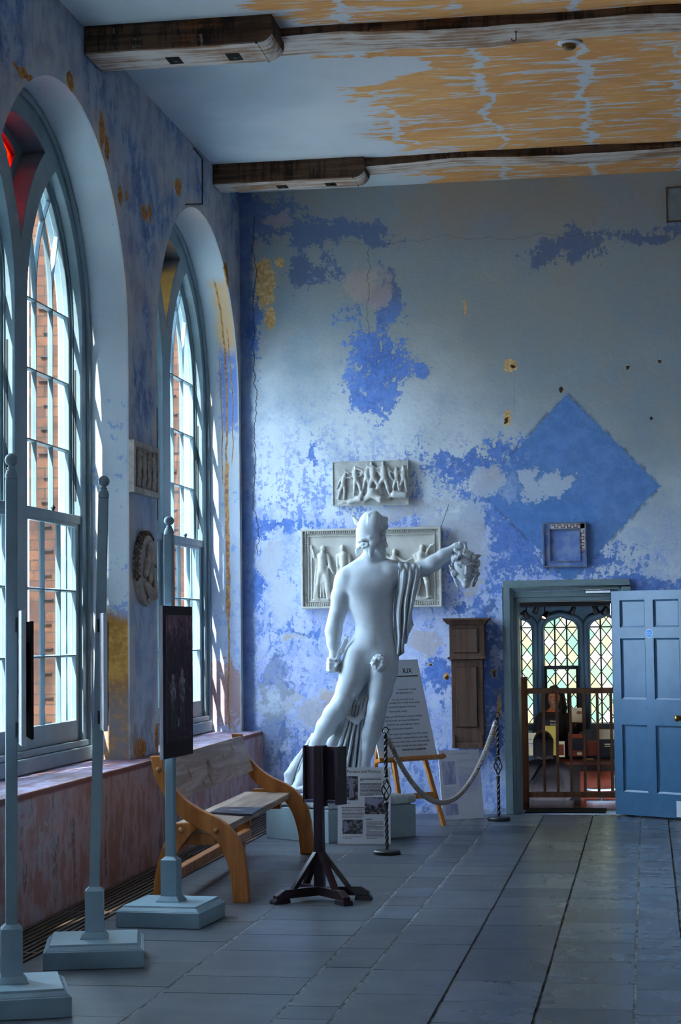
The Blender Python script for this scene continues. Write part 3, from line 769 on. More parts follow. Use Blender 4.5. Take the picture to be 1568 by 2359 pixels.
window(2, WCY[0], 'amber')
window(3, WCY[2], 'red')

# outside: brick buttresses, bright paved court
for cy in (14.05, 18.0):
    struct('wall_outside', MB().box((-4.74, cy-.08, -.9), (-4.43, cy+.40, 6.5)), M_BRICK)
    wo = [o for o in COL.objects if o.name.startswith('wall_outside')][-1]
    for q in range(22): obj('iron_tie', MB().box((-4.66+.02*(q % 3), cy-.105, .3+q*.19), (-4.56+.015*(q % 2), cy-.081, .308+q*.19)), M_IRON, wo)
struct('wall_outside_wing', MB().box((-13, -26, -.9), (-7.6, 9.4, 10.5)), M_BRICK)  # added out of view to keep sky light off the statue's front
struct('ground', MB().box((-60, -40, -1.0), (-4.44, 70, -.9)), plain('pale_gravel', lin(170, 166, 155), .9, .2, 3))
# ================================================================== door, frame, gate
fr = bpy.data.objects.new('door_1', None); COL.objects.link(fr); fr['kind'] = 'structure'; fr.location = (-.75, D, 0)
mb = MB()
for x0, x1 in ((-1.346, -1.275), (-.222, -.149)): mb.box((x0, D-.035, 0), (x1, D+.02, 2.14))
mb.box((-1.346, D-.035, 2.14), (-.149, D+.02, 2.207))
mb.box((-1.275, D-.015, 0), (-1.245, D+.06, 2.14)).box((-.255, D-.015, 0), (-.222, D+.06, 2.14)).box((-1.275, D-.015, 2.105), (-.222, D+.06, 2.14))
obj('architrave', mb, M_FRAMEP, fr, bevel=.006)
mb = MB().box((-1.2995, D+.02, 0), (-1.215, D+.42, 2.10)).box((-.285, D+.02, 0), (-.2005, D+.42, 2.10)).box((-1.2995, D+.02, 2.005), (-.2005, D+.42, 2.0995))
mb.box((-1.245, D+.008, 2.045), (-.255, D+.05, 2.104))
obj('jamb_lining', mb, M_FRAMEP, fr, bevel=.005)
obj('closer_track', MB().box((-.56, D-.03, 2.075), (-.33, D-.015, 2.10)).box((-.56, D-.03, 2.108), (-.33, D-.024, 2.116)), M_STEEL, fr, bevel=.003)
# leaf, opened against the wall side
h0 = Vector((-.312, 17.73)); hd = Vector((.60, -.40)).normalized(); ang = atan2(hd.y, hd.x)
leaf = bpy.data.objects.new('door_2', None); COL.objects.link(leaf); leaf['kind'] = 'structure'; leaf.location = (h0.x, h0.y, .015); leaf.rotation_euler = (0, 0, ang)
LW, LH = .83, 2.075
cols = [(.095, .355), (.465, .805)]; cols = [(.095, .367), (.463, .735)]
def zz(py, X=.2): return py
rows = [(.215, .83), (1.07, 1.63), (1.735, 1.985)]
holes = [[(a, b), (c, b), (c, d), (a, d)] for a, c in cols for b, d in rows]
fl_ = lambda y0: (lambda u, v, w: (u, y0-w, v))
obj('door_frame_rails', plate([(0, 0), (LW, 0), (LW, LH), (0, LH)], holes, .044, fl_(0)), M_DOORP, leaf, world=False, bevel=.003)
for i, h in enumerate(holes):
    (a, b), (c, d) = h[0], h[2]
    mb = MB().box((a-.005, -.002, b-.005), (c+.005, .016, d+.005))
    ins = [(a+.014, b+.014), (c-.014, b+.014), (c-.014, d-.014), (a+.014, d-.014)]
    mb2 = MB().add([(u, -.012, v) for u, v in h]+[(u, -.006, v) for u, v in ins], [(k, (k+1) % 4, 4+(k+1) % 4, 4+k) for k in range(4)])
    mb.add(mb2.v, mb2.f)
    obj('door_panel', mb, M_DOORP, leaf, world=False)
obj('door_knob', MB().lathe([(.026, 0), (.026, .006), (.010, .012), (.010, .035), (.026, .045), (.030, .058), (.022, .070), (.004, .074)], (0, 0, 0), 20, Matrix.Translation((.728, -.022, .905)) @ Matrix.Rotation(pi/2, 4, 'X')), M_BRASS, leaf, world=False, smooth=True)
mb = MB()
for z in (.25, 1.85): mb.lathe([(.009, 0), (.009, .11)], (-.004, -.02, z), 10)
obj('hinge', mb, M_STEEL, leaf, world=False)
M_SIGNBLUE = plain('sign_blue', lin(28, 130, 215), .4, .02)
Ms = Matrix.Translation((.415, -.0222, 1.675)) @ Matrix.Rotation(pi/2, 4, 'X')
st = obj('door_sign', MB().lathe([(.042, 0), (.042, .0012)], (0, 0, 0), 32, Ms), M_WHITE, leaf, world=False, label='round blue fire door sign')
obj('sign_disc', MB().lathe([(.036, 0.0012), (.036, .0018)], (0, 0, 0), 32, Ms), M_SIGNBLUE, st, world=False)
obj('sign_text', text_mb(['Fire door', 'keep shut'], .0135, lambda u, v, w: (.415+u, -.0245-w, 1.680+v-.002), 1.25, 'CENTER'), M_WHITE, st, world=False)
obj('door_notice', MB().box((.668, -.0235, .012), (.77, -.022, .155)), M_WHITE, leaf, world=False, label='white paper notice at the foot of the door')

# doorway landing, gate
M_BOARDS = mat_oak('polished_dark_boards', lin(30, 19, 14), lin(22, 14, 11), lin(40, 26, 18), 'x', .12)
struct('floor_landing', MB().box((-2.2, D+.385, -.2), (.9, 19.32, -.004)), M_BOARDS)
struct('floor_shop', MB().box((-3.2, 19.3, -.75), (2.2, 24.2, -.65)), M_BOARDS)
tm = prop(obj('door_mat', MB().box((-1.18, D+.10, .0005), (-.42, D+.52, .012)), plain('dark_rubber_mat', lin(26, 24, 28), .8, .2, 60), bevel=.004), 'dark flat doormat lying inside the open doorway', 'doormat')
GY = 19.12
M_GATE = mat_oak('gate_pine', lin(160, 98, 52), lin(132, 76, 38), lin(104, 58, 28), 'z', .4)
g = thing('balustrade_gate', 'low wooden balustrade gate across the open doorway', 'gate', (-.8, GY, 0))
obj('gate_post', MB().box((-1.283, GY-.035, -.003), (-1.212, GY+.035, 1.245)).box((-1.288, GY-.04, 1.245), (-1.207, GY+.04, 1.26)), M_GATE, g, bevel=.004)
obj('gate_post', MB().box((.16, GY-.035, -.003), (.23, GY+.035, 1.245)), M_GATE, g, bevel=.004)
obj('top_rail', MB().box((-1.212, GY-.032, 1.09), (.16, GY+.032, 1.145)), M_GATE, g, bevel=.008)
obj('bottom_rail', MB().box((-1.212, GY-.025, .045), (.16, GY+.025, .10)), M_GATE, g, bevel=.004)
for k in range(11):
    x = -1.190+.136*k
    if -1.18 < x < .12: obj('baluster', MB().box((x-.014, GY-.014, .10), (x+.014, GY+.014, 1.09)), M_GATE, g, bevel=.003)

# ================================================================== the shop beyond
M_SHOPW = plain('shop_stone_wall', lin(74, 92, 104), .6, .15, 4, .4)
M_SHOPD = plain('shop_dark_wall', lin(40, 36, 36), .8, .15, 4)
YW = 21.5
wc = [-1.496+.5205*k for k in range(6)]; wc = [-2.5370, -2.0165]+wc
def slight(c, hw=.195, zb=.665, zt=1.885, off=0, n=10):
    zs = zt-.15; hw = hw-off; zb = zb+off; r = .15
    p = [(c-hw, zb), (c+hw, zb)]
    # depressed head: two quarter rounds and a nearly flat middle
    p += [(c+hw-.13+.13*cos(t), zs+(.115-off)*sin(t)) for t in np.linspace(0, pi/2*.92, n)]+[(c, zt-off*.6)]+[(c-hw+.13-.13*cos(t), zs+(.115-off)*sin(t)) for t in np.linspace(pi/2*.92, 0, n)]
    return p
mb = plate([(-3.2, -.65), (2.2, -.65), (2.2, 2.06), (-3.2, 2.06)], [slight(c) for c in wc], .34, by(YW+.17))
struct('wall_shop', mb, M_SHOPW)
mb = MB()
for c in wc:                      # hollow-moulded surround
    pts = slight(c, .235, .62, 1.925)
    mb.tube([(u, YW-.004, v) for u, v in pts[1:]+pts[:1]], .030, 8, False)
struct('trim_2', mb, M_SHOPW, smooth=True)
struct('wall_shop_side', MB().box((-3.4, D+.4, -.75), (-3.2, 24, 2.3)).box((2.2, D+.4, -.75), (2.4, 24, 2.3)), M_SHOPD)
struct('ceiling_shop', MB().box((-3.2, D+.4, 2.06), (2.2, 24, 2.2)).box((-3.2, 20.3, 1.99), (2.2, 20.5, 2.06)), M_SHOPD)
def tint(name, c):
    return mat_glass(name, c, .03)
# leaded lights
G_OLD = NM('old_tinted_quarries')
def mat_quarry():
    m_ = bpy.data.materials.new('old_tinted_quarries'); m_.use_nodes = True; nt = m_.node_tree; nt.nodes.clear()
    o = nt.nodes.new('ShaderNodeOutputMaterial'); mx = nt.nodes.new('ShaderNodeMixShader'); t = nt.nodes.new('ShaderNodeBsdfTransparent'); tr = nt.nodes.new('ShaderNodeBsdfTranslucent')
    a = nt.nodes.new('ShaderNodeAttribute'); a.attribute_name = 'tone'
    nt.links.new(a.outputs['Color'], t.inputs[0]); nt.links.new(a.outputs['Color'], tr.inputs[0]); mx.inputs[0].default_value = .25
    nt.links.new(t.outputs[0], mx.inputs[1]); nt.links.new(tr.outputs[0], mx.inputs[2]); nt.links.new(mx.outputs[0], o.inputs[0]); return m_
M_QU = mat_quarry()
bpy.data.materials.remove(G_OLD.m)
def leaded(num, c, casement):
    root = bpy.data.objects.new('window_%d' % num, None); COL.objects.link(root); root['kind'] = 'structure'; root.location = (c, YW+.1, .66)
    x0, x1, z0, z1 = c-.20, c+.20, .66, 1.89; yg = YW+.12
    # quarries: diamonds clipped to the light
    W, H = .1325, .170; vs = []; fs = []; tn = []
    pal = [(.120, .098, .062), (.080, .098, .054), (.130, .096, .050), (.145, .118, .085), (.118, .094, .046), (.060, .092, .058)]
    k = 0
    for r in range(-1, 16):
        for q in range(-1, 5):
            cx = x0+q*W+(W/2 if r % 2 else 0); cz = z0+r*H/2
            P = [(cx, cz-H/2), (cx+W/2, cz), (cx, cz+H/2), (cx-W/2, cz)]
            P = [(min(max(u, x0), x1), min(max(v, z0), z1)) for u, v in P]
            o = len(vs); vs += [(u, yg, v) for u, v in P]; fs.append((o, o+1, o+2, o+3)); cc = random.choice(pal); tn += [(*cc, 1)]*4
    gl = obj('leaded_glass', MB().add(vs, fs), M_QU, root, weld=False)
    ca = gl.data.color_attributes.new('tone', 'FLOAT_COLOR', 'POINT'); ca.data.foreach_set('color', np.array(tn, np.float32).ravel())
    mb = MB()
    for s_ in (1, -1):
        for k in range(-12, 20):
            u0 = x0; v0 = z0+k*H/1.0+(0 if s_ > 0 else 0); sl = s_*H/W
            pts = []
            for u in np.linspace(x0, x1, 30):
                v = v0+sl*(u-x0)+H/2
                if z0 <= v <= z1: pts.append((u, v))
            if len(pts) > 1: mb.bar((pts[0][0], yg-.004, pts[0][1]), (pts[-1][0], yg-.004, pts[-1][1]), .010, .010, (0, 1, 0))
    obj('lead_came', mb, M_IRON, root)
    mb = MB()
    for u in (c-.068, c+.068): mb.box((u-.009, yg-.02, z0), (u+.009, yg-.006, z1))
    mb.box((x0, yg-.02, 1.758), (x1, yg-.006, 1.772))
    if casement: mb.box((x0, yg-.035, 1.285), (x1, yg+.01, 1.325)).box((x0, yg-.035, .66), (x0+.035, yg+.01, 1.30)).box((x1-.035, yg-.035, .66), (x1, yg+.01, 1.30)).box((x0, yg-.035, .66), (x1, yg+.01, .70))
    obj('iron_bar', mb, M_IRON, root)
for k, c in enumerate(wc[2:6]): leaded(4+k, c, k == 1)
leaded(8, wc[1], False); leaded(9, wc[6], False)

# track with spotlights
tr = thing('light_track', 'dark lighting track with spotlights under the ceiling beyond the doorway', 'spotlights', (-.9, 20.9, 2.05))
obj('track_rail', MB().box((-1.6, 20.88, 2.03), (.4, 20.92, 2.06)).box((-1.6, 20.905, 1.985), (.4, 20.912, 1.99)), M_IRON, tr)
M_BULB = bpy.data.materials.new('lit_bulb'); M_BULB.use_nodes = True
e = M_BULB.node_tree.nodes['Principled BSDF']; e.inputs['Emission Color'].default_value = (1, .62, .22, 1); e.inputs['Emission Strength'].default_value = 12
M_LAMPB = plain('lamp_body_bronze', lin(44, 36, 36), .4, .1, 20, .5, .4)
for i, (px, py, lit) in enumerate(((1212, 1418, 0), (1234, 1406, 0), (1254, 1420, 1), (1318, 1408, 0), (1372, 1406, 0), (1392, 1409, 0))):
    p = at(px, py, Y=20.86); d = Vector((-.5 if lit else .3*(-1)**i, -.6 if lit else .45, -.75)).normalized(); Mr = Matrix.Translation(p) @ d.to_track_quat('Z', 'Y').to_matrix().to_4x4()
    o = obj('spotlight', MB().lathe([(.012, -.07), (.026, -.06), (.030, .0), (.036, .03), (.033, .03), (.028, .005)], (0, 0, 0), 14, Mr).tube([p+Vector((0, 0, .0)), p+Vector((0, .03, .06)), (p.x, 20.9, 2.03)], .006, 6), M_LAMPB, tr, smooth=True)
    obj('lamp_face', MB().lathe([(.024, .012), (.010, .017)], (0, 0, 0), 14, Mr), M_BULB if lit else M_LAMPB, o, label='lit bulb glowing orange' if lit else None)

# counter and what lies on it
M_DESK = mat_oak('orange_desk_wood', lin(110, 52, 22), lin(86, 38, 16), lin(70, 30, 12), 'x', .3)
cn = thing('shop_counter', 'orange wooden shop counter below the leaded windows', 'counter', (-.6, 20.8, -.65))
obj('counter_top', MB().box((-1.30, 20.55, .27), (.9, 20.96, .305)), M_DESK, cn, bevel=.006)
obj('counter_front', MB().box((-1.25, 20.62, -.65), (.85, 20.92, .27)), plain('dark_counter_front', lin(46, 26, 18), .5, .2, 6), cn)
struct('trim_3', MB().box((-1.6, 21.36, .46), (2.0, 21.495, .60)), M_SHOPW)
def card(name, px, py, w, h, y, mat, label, cat, parts=(), lean=.15, d=.012):
    """a card or box standing on the counter"""
    p = at(px, py, Y=y); M = Matrix.Translation(p) @ Matrix.Rotation(-lean, 4, 'X')
    o = thing(name, label, cat, tuple(p)); obj('board', MB().box((-w/2, 0, 0), (w/2, d, h), M), mat, o)
    for nm, a, b, c_, d_, m_ in parts: obj(nm, MB().box((a*w-w/2, -.002, b*h), (c_*w-w/2, -.0005, d_*h), M), m_, o)
    return o, M
M_YEL = plain('yellow_poster', lin(196, 160, 70), .6, .05); M_CREAM = plain('cream_paper', lin(206, 180, 140), .6, .05); M_ORANGE = plain('orange_card', lin(116, 40, 8), .55, .1, 8); M_BLK = plain('black_print', lin(22, 18, 20), .6, .05)
o, M = card('events_poster', 1270, 1740, .155, .40, 20.62, M_YEL, "yellow what's on poster with black heading standing on the counter", 'poster', [('black_heading', 0, .80, 1, 1, M_BLK)], .05)
obj('heading_text', text_mb(["What's", 'On in'], .026, lambda u, v, w: tuple(M @ Vector((-.01+u, -.003-w, .362+v)))), M_CREAM, o)
card('price_sheet', 1222, 1741, .12, .25, 20.60, M_CREAM, 'cream printed sheet standing at the left end of the counter', 'sheet', [('print', .2, .5, .8, .54, M_GREYINK), ('print', .2, .4, .7, .43, M_GREYINK), ('print', .2, .68, .6, .72, M_GREYINK)], .1)
card('leaflet_display', 1327, 1742, .17, .24, 20.60, M_ORANGE, 'orange leaflet display with dark cover behind the gate, middle of the counter', 'leaflets', [('dark_cover', .08, .25, .92, .8, M_BLK), ('price_tag', .55, .06, .85, .18, M_CREAM)], .12, .03)
card('orange_box', 1367, 1742, .15, .16, 20.66, M_ORANGE, 'plain orange box right of the leaflet display on the counter', 'box', [], 0, .12)
o, M = card('leaflet_holder', 1402, 1741, .15, .17, 20.58, M_BLK, 'black leaflet holder at the right of the counter beside the door leaf', 'leaflet holder', [('print', .2, .70, .85, .76, M_CREAM), ('print', .2, .58, .7, .63, M_CREAM)], .1, .06)
card('white_box', 1402, 1703, .22, .10, 20.85, M_CREAM, 'pale carton behind the black leaflet holder', 'carton', [], 0, .15)
card('small_print_card', 1293, 1744, .07, .17, 20.57, M_CREAM, 'small framed picture card beside the yellow poster', 'card', [('picture', .12, .12, .88, .8, M_ORANGE)], .1)
p = at(1365, 1698, Y=20.9); pr = thing('open_brochure', 'folded pale brochure lying on the counter under the right window', 'brochure', tuple(p))
obj('left_page', MB().box((p.x-.12, p.y-.09, .306), (p.x+.0, p.y+.09, .312)).box((p.x-.10, p.y-.08, .312), (p.x-.01, p.y+.08, .40), Matrix.Translation(p) @ Matrix.Rotation(.5, 4, 'Y') @ Matrix.Translation(-p)), M_CREAM, pr)
# orange chair and round table in front
ch = thing('shop_chair', 'orange wooden chair back behind the gate beside the grey coat', 'chair', (-.62, 20.3, -.65))
p0 = at(1334, 1776, Y=20.25); p1 = at(1424, 1838, Y=20.25)
obj('backrest', MB().box((p0.x, 20.24, p1.z-.02), (p1.x, 20.265, p0.z)), M_ORANGE, ch, bevel=.01)
obj('seat', MB().box((p0.x+.02, 20.265, -.22), (p1.x-.02, 20.52, -.19)), M_DESK, ch)
for x in (p0.x+.02, p1.x-.045):
    for y in (20.25, 20.48): obj('leg', MB().box((x, y, -.65), (x+.025, y+.025, -.05 if y < 20.3 else -.19)), M_DESK, ch)
tp = at(1384, 1815, Y=19.95)
tb = thing('round_side_table', 'small round table with shiny pale top behind the gate', 'table', (tp.x, tp.y, -.65))
obj('tabletop', MB().lathe([(.155, 0), (.16, .006), (.16, .018), (.155, .022)], (tp.x, tp.y, tp.z-.02), 32), plain('glossy_white', lin(190, 200, 215), .12, .02, 5, .6), tb, smooth=False)
obj('pedestal', MB().lathe([(.10, -.65-tp.z), (.09, -.62-tp.z), (.018, -.58-tp.z), (.018, -.03)], tuple(tp), 16), M_IRON, tb)

# ================================================================== pieces on the end wall
def frame_ring(a, b, c, d, w, y0, y1):
    return plate([(a, b), (c, b), (c, d), (a, d)], [[(a+w, b+w), (c-w, b+w), (c-w, d-w), (a+w, d-w)]], y1-y0, by((y0+y1)/2))
# empty clock case
cx0, cx1 = at(1040, 1560, Y=D).x, at(1118, 1560, Y=D).x
ck = thing('clock_case', 'old brown wooden clock case without dial hanging beside the doorway', 'clock case', ((cx0+cx1)/2, D, .63))
zb, zt, zm = .63, 1.855, 1.478; xm = (cx0+cx1)/2; hw = (cx1-cx0)/2; dp = .15
obj('trunk', MB().box((xm-hw+.012, D-dp, zb), (xm+hw-.012, D-.002, zm)), M_CLOCK, ck, bevel=.004)
obj('hood', MB().box((xm-hw, D-dp-.02, zm), (xm+hw+.012, D-.002, zt-.03)), M_CLOCK, ck, bevel=.004)
obj('cornice', MB().frustum(zt-.06, hw+.015, .085, zt-.02, hw+.05, .105, (xm, D-.107)).box((xm-hw-.055, D-dp-.07, zt-.02), (xm+hw+.06, D-.002, zt)), M_CLOCK, ck, bevel=.004)
obj('waist_moulding', MB().box((xm-hw-.02, D-dp-.035, zm-.012), (xm+hw+.02, D-.002, zm+.012)), M_CLOCK, ck, bevel=.006)
d1 = obj('hood_door', MB().box((xm-hw+.045, D-dp-.030, zm+.05), (xm+hw-.055, D-dp-.019, zt-.10)), M_CLOCK, ck, bevel=.004)
d2 = obj('trunk_door', MB().box((xm-hw+.055, D-dp-.012, zb+.20), (xm+hw-.07, D-dp+.001, zm-.085)), M_CLOCK, ck, bevel=.004)
for d_, zs_ in ((d1, (zm+.09, zt-.17)), (d2, (zb+.33, zm-.28))):
    for z in zs_: obj('hinge', MB().box((xm+hw-.066, D-dp-.036 if d_ is d1 else D-dp-.018, z), (xm+hw-.052, D-dp-.028 if d_ is d1 else D-dp-.010, z+.06)), M_IRON, d_)
for a_, b_, c_, d_, y_ in ((xm-hw+.041, zm+.046, xm+hw-.051, zt-.096, D-dp-.0205), (xm-hw+.051, zb+.196, xm+hw-.066, zm-.081, D-dp-.0005)): obj('door_gap', frame_ring(a_, b_, c_, d_, .006, y_-.001, y_+.004), plain('dark_gap', lin(26, 18, 14), .9), ck)
obj('keyhole_plate', MB().lathe([(.008, 0), (.008, .004)], (0, 0, 0), 10, Matrix.Translation((xm-hw+.08, D-dp-.012, zb+.42)) @ Matrix.Rotation(pi/2, 4, 'X')), M_IRON, d2)
mb = MB().box((xm-hw+.02, D-dp+.02, zb-.0), (xm-hw+.045, D-dp-.03, zb+.125)).box((xm+hw-.045, D-dp+.02, zb), (xm+hw-.02, D-dp-.03, zb+.125)).box((xm-hw+.012, D-dp-.02, zb), (xm+hw-.012, D-dp-.003, zb+.05))
obj('base_bracket', mb, M_CLOCK, ck, bevel=.004)
# tile surround above the door
t0 = thing('tile_panel', 'square framed wall panel with part of a Greek key border above the doorway', 'wall panel', (-.75, D, 2.53))
x0, x1, z0, z1 = -.955, -.545, 2.325, 2.75
M_PBLUE = NM('painted_blue_panel'); nb_ = M_PBLUE.noise(9, 5); M_PBLUE = M_PBLUE.fin(M_PBLUE.mix(nb_.step(.4, .65), lin(106, 132, 200), lin(140, 160, 206)), .8, nb_, .01)
M_CEM = plain('old_cement_edge', lin(120, 124, 140), .8, .25, 14, .2, bump=.004)
obj('outer_frame', frame_ring(x0, z0, x1, z1, .014, D-.035, D-.001), M_CEM, t0)
obj('border', frame_ring(x0+.013, z0+.013, x1-.013, z1-.013, .048, D-.022, D-.001), M_PBLUE, t0)
obj('inner_frame', frame_ring(x0+.058, z0+.05, x1-.056, z1-.058, .010, D-.03, D-.001), M_CEM, t0)
obj('field', MB().box((x0+.066, D-.012, z0+.058), (x1-.064, D-.001, z1-.066)), M_PBLUE, t0)
mb = MB().box((x0+.075, D-.026, z1-.060), (x1-.014, D-.021, z1-.014)).box((x1-.060, D-.026, z0+.16), (x1-.014, D-.021, z1-.014)); obj('white_tile', mb, plain('white_tile', lin(206, 204, 206), .35, .08), t0)
mk = MB(); a = x0+.085; t_ = .007; zt_, zb_ = z1-.024, z1-.050; up = True
while a < x1-.075:
    b = a+.030; z = zt_ if up else zb_
    mk.box((a, D-.0275, z-t_/2), (b, D-.026, z+t_/2)).box((b-t_/2, D-.0275, zb_-t_/2), (b+t_/2, D-.026, zt_+t_/2)); a = b; up = not up
obj('key_pattern', mk, plain('maroon_glaze', lin(120, 52, 56), .4), t0); mk = MB(); a = z1-.075; rt = True
while a > z0+.17:
    b = a-.030; x = x1-.024 if rt else x1-.050
    mk.box((x-t_/2, D-.0275, b), (x+t_/2, D-.026, a)).box((x1-.050-t_/2, D-.0275, b-t_/2), (x1-.024+t_/2, D-.026, b+t_/2)); a = b; rt = not rt
obj('key_pattern', mk, bpy.data.materials['maroon_glaze'], t0)
# corner of a vent cover at the top right
vt = thing('vent_panel', 'plain plaster vent panel with dark edge high on the end wall at right', 'vent panel', (.5, D, 5.75))
obj('panel', MB().box((.285, D-.015, 5.6), (.80, D-.001, 5.915)), plain('grey_panel', lin(128, 136, 140), .8, .12, 10), vt)
obj('edge_strip', frame_ring(.272, 5.588, .812, 5.927, .013, D-.02, D-.001), M_CLOCK, vt)
# smoke detector, hook, conduit
p = at(1310, 97, Z=ZC)
sd = thing('ceiling_detector', 'small round brass-lit detector on the ochre ceiling between the beams', 'detector', tuple(p))
obj('base_ring', MB().lathe([(.085, .0), (.085, -.012), (.07, -.02)], tuple(p), 28), M_WHITE, sd)
obj('dome', MB().lathe([(.055, -.018), (.05, -.045), (.03, -.055)], tuple(p), 24), M_BRASS, sd)
obj('rim_lug', MB().box((p.x-.1, p.y-.01, p.z-.012), (p.x+.1, p.y+.01, p.z-.004)), M_WHITE, sd)
p = at(1188, 72, Z=6.0)
hk = thing('iron_hook', 'black iron hook hanging from the nearer ceiling beam', 'hook', (p.x, p.y, 6.0))
obj('hook_wire', MB().tube([(p.x, p.y, 6.01), (p.x, p.y, 5.95)]+[(p.x-.016+.016*cos(t), p.y, 5.945-.016*sin(t)) for t in np.linspace(0, pi*1.1, 8)], .004, 6), M_IRON, hk, smooth=True)
obj('screw_plate', MB().lathe([(.012, 5.995), (.012, 6.004)], (p.x, p.y, 0), 10), M_IRON, hk)
pts = [at(*q, X=XL+.006) for q in ((447, 342), (466, 366), (466, 470), (428, 471))]
cd = prop(obj('conduit', MB().tube(pts, .008, 6), plain('grey_cable', lin(60, 68, 76), .5)), 'thin grey cable run on the left wall beside the far beam bracket', 'cable')

# ================================================================== display stands
def make_stand(name):
    r = thing(name, 'x', 'display stand')
    b = obj('base', MB().box((-.26, -.26, 0), (.26, .26, .092)), M_STAND, r, world=False, bevel=.004)
    obj('base_moulding', MB().frustum(.092, .254, .254, .099, .250, .250).frustum(.099, .246, .246, .114, .230, .230).frustum(.114, .230, .230, .1245, .226, .226), M_STAND, b, world=False, bevel=.002)
    p = obj('plinth_block', MB().frustum(.124, .075, .075, .132, .075, .075).frustum(.132, .072, .072, .158, .052, .052).frustum(.158, .05, .05, .372, .05, .05).frustum(.372, .05, .05, .392, .029, .029), M_STAND, r, world=False, bevel=.002)
    pole = obj('pole', MB().frustum(.385, .0275, .0275, 2.47, .0275, .0275).lathe([(.030, 2.47), (.030, 2.49), (.024, 2.508), (.014, 2.517)], n=20), M_STAND, r, world=False, bevel=.005)
    obj('finial', MB().lathe([(.017, 2.512), (.019, 2.522), (.012, 2.530)]+[(.031*sin(t), 2.560-.031*cos(t)) for t in np.linspace(.42, pi-.03, 14)], n=20), M_STAND, pole, world=False, smooth=True)
    return r
def mat_photo():
    n = NM('dark_sepia_photograph'); a = n.noise(14, 8, .7); b = n.noise(1, 6, .7, n.vec(n.x*9, n.y*26, n.z*5)); f = n.noise(46, 4, .7)
    zt = n.z.step(1.5, 1.85)
    c = n.mix((a*.5+f*.4+zt*.12).step(.46, .66), lin(60, 34, 50), lin(168, 124, 148)); c = n.mix((b).step(.52, .60)*n.z.step(1.4, 1.55)*.6, c, lin(28, 18, 26))
    c = n.mix(n.z.step(1.16, 1.06)*.7, c, n.mix(f.step(.4, .7), lin(50, 38, 48), lin(78, 62, 74)))
    return n.fin(c, .55, spec=.2)
M_PHOTO = mat_photo(); M_MOUNT = plain('black_mount_card', lin(46, 24, 38), .6, .05, 8, .2)
st3 = make_stand('display_stand'); st3.location = (-2.868, 11.08, 0); st3.rotation_euler = (0, 0, radians(-4.3))
st2 = copy_tree(st3); st2.location = (-2.935, 9.717, 0); st2.rotation_euler = (0, 0, radians(15.3))
st1 = copy_tree(st3); st1.location = (-2.947, 8.43, 0); st1.rotation_euler = (0, 0, radians(21.5))
for s_, z in ((st3, -.10), (st2, .0), (st1, 0)):
    for c in s_.children:
        if c.name.startswith('pole'): c.scale = (1, 1, 1)
for c in st2.children:
    if c.name.startswith('pole'): c.rotation_euler = (0, radians(1.5), 0); c.location = (-.010, 0, 0)
for c in st3.children:
    if c.name.startswith('pole'): c.location = (0, 0, 0); c.scale = (1, 1, .937); c.location = (0, 0, .024)
prop(st1, 'pale grey post stand nearest the viewer, with an edge-on board', group='pale grey display stands'); prop(st2, 'pale grey post stand in the middle, white back of its board showing', group='pale grey display stands'); prop(st3, 'pale grey post stand in front of the bench, holding a dark photograph', group='pale grey display stands')
def panel(root, z0, z1, w, dark, turn=0, gap=True):
    x = .0285; n0 = set(root.children)
    b = obj('display_board', MB().box((x, -w/2, z0), (x+.022, w/2, z1)), M_WHITE, root, world=False, bevel=.002)
    q = obj('mounted_photograph', MB().box((x+.044 if gap and not dark else x+.022, -w/2+(0 if dark else -.0), z0+(0 if dark else .03)), (x+.056 if gap and not dark else x+.026, w/2, z1-(0 if dark else .05))), M_MOUNT, root, world=False)
    if not dark and gap: obj('spacer', MB().box((x+.022, -.05, z0+.15), (x+.044, .05, z1-.15)), M_IRON, root, world=False)
    obj('bracket', MB().box((x-.012, -.035, z1-.10), (x+.001, .035, z1-.03)), M_IRON, root, world=False); obj('bracket', MB().box((x-.012, -.035, z0+.03), (x+.001, .035, z0+.10)), M_IRON, root, world=False)
    if turn:
        for c in set(root.children)-n0: c.rotation_euler = (0, 0, radians(turn))
    return q, x
q, x = panel(st3, .99, 1.90, .55, True)
obj('photograph', MB().box((x+.0255, -.275+.055, 1.085), (x+.0268, .275-.0, 1.845)), M_PHOTO, q, world=False)
obj('photo_edge', MB().box((x+.0255, -.275+.050, 1.085), (x+.027, -.275+.056, 1.845)), M_GREYINK, q, world=False)
def sil(mb, cy, z, h, x0):
    """small printed standing figure"""
    for k in range(12):
        pass
    out = [(-.16, 0), (-.05, 0), (-.03, .30), (.0, .44), (.03, .30), (.05, 0), (.16, 0), (.13, .45), (.17, .50), (.20, .80), (.10, .84), (.07, .88), (.085, .95), (.05, 1.0), (-.05, 1.0), (-.085, .95), (-.07, .88), (-.10, .84), (-.20, .80), (-.17, .50), (-.13, .45)]
    mb.extrude([(cy+a*h*.85, z+b*h) for a, b in out], lambda u, v: (x0, u, v), lambda u, v: (x0+.0006, u, v)); return mb
M_FIG = NM('printed_figure'); f_ = M_FIG.noise(30, 5, .7); M_FIG = M_FIG.fin(M_FIG.mix((f_+M_FIG.z*.9).step(1.66, 1.85), lin(40, 30, 40), lin(165, 150, 165)), .4)
obj('printed_figure', sil(MB(), -.105, 1.16, .33, x+.0268), M_FIG, q, world=False); obj('printed_figure', sil(MB(), .07, 1.18, .34, x+.0268), M_FIG, q, world=False)
obj('printed_dog', MB().extrude([(.0, 1.17), (.03, 1.17), (.028, 1.215), (.015, 1.225), (.0, 1.21)], lambda u, v: (x+.0268, u-.02, v), lambda u, v: (x+.0274, u-.02, v)), M_GREYINK, q, world=False)
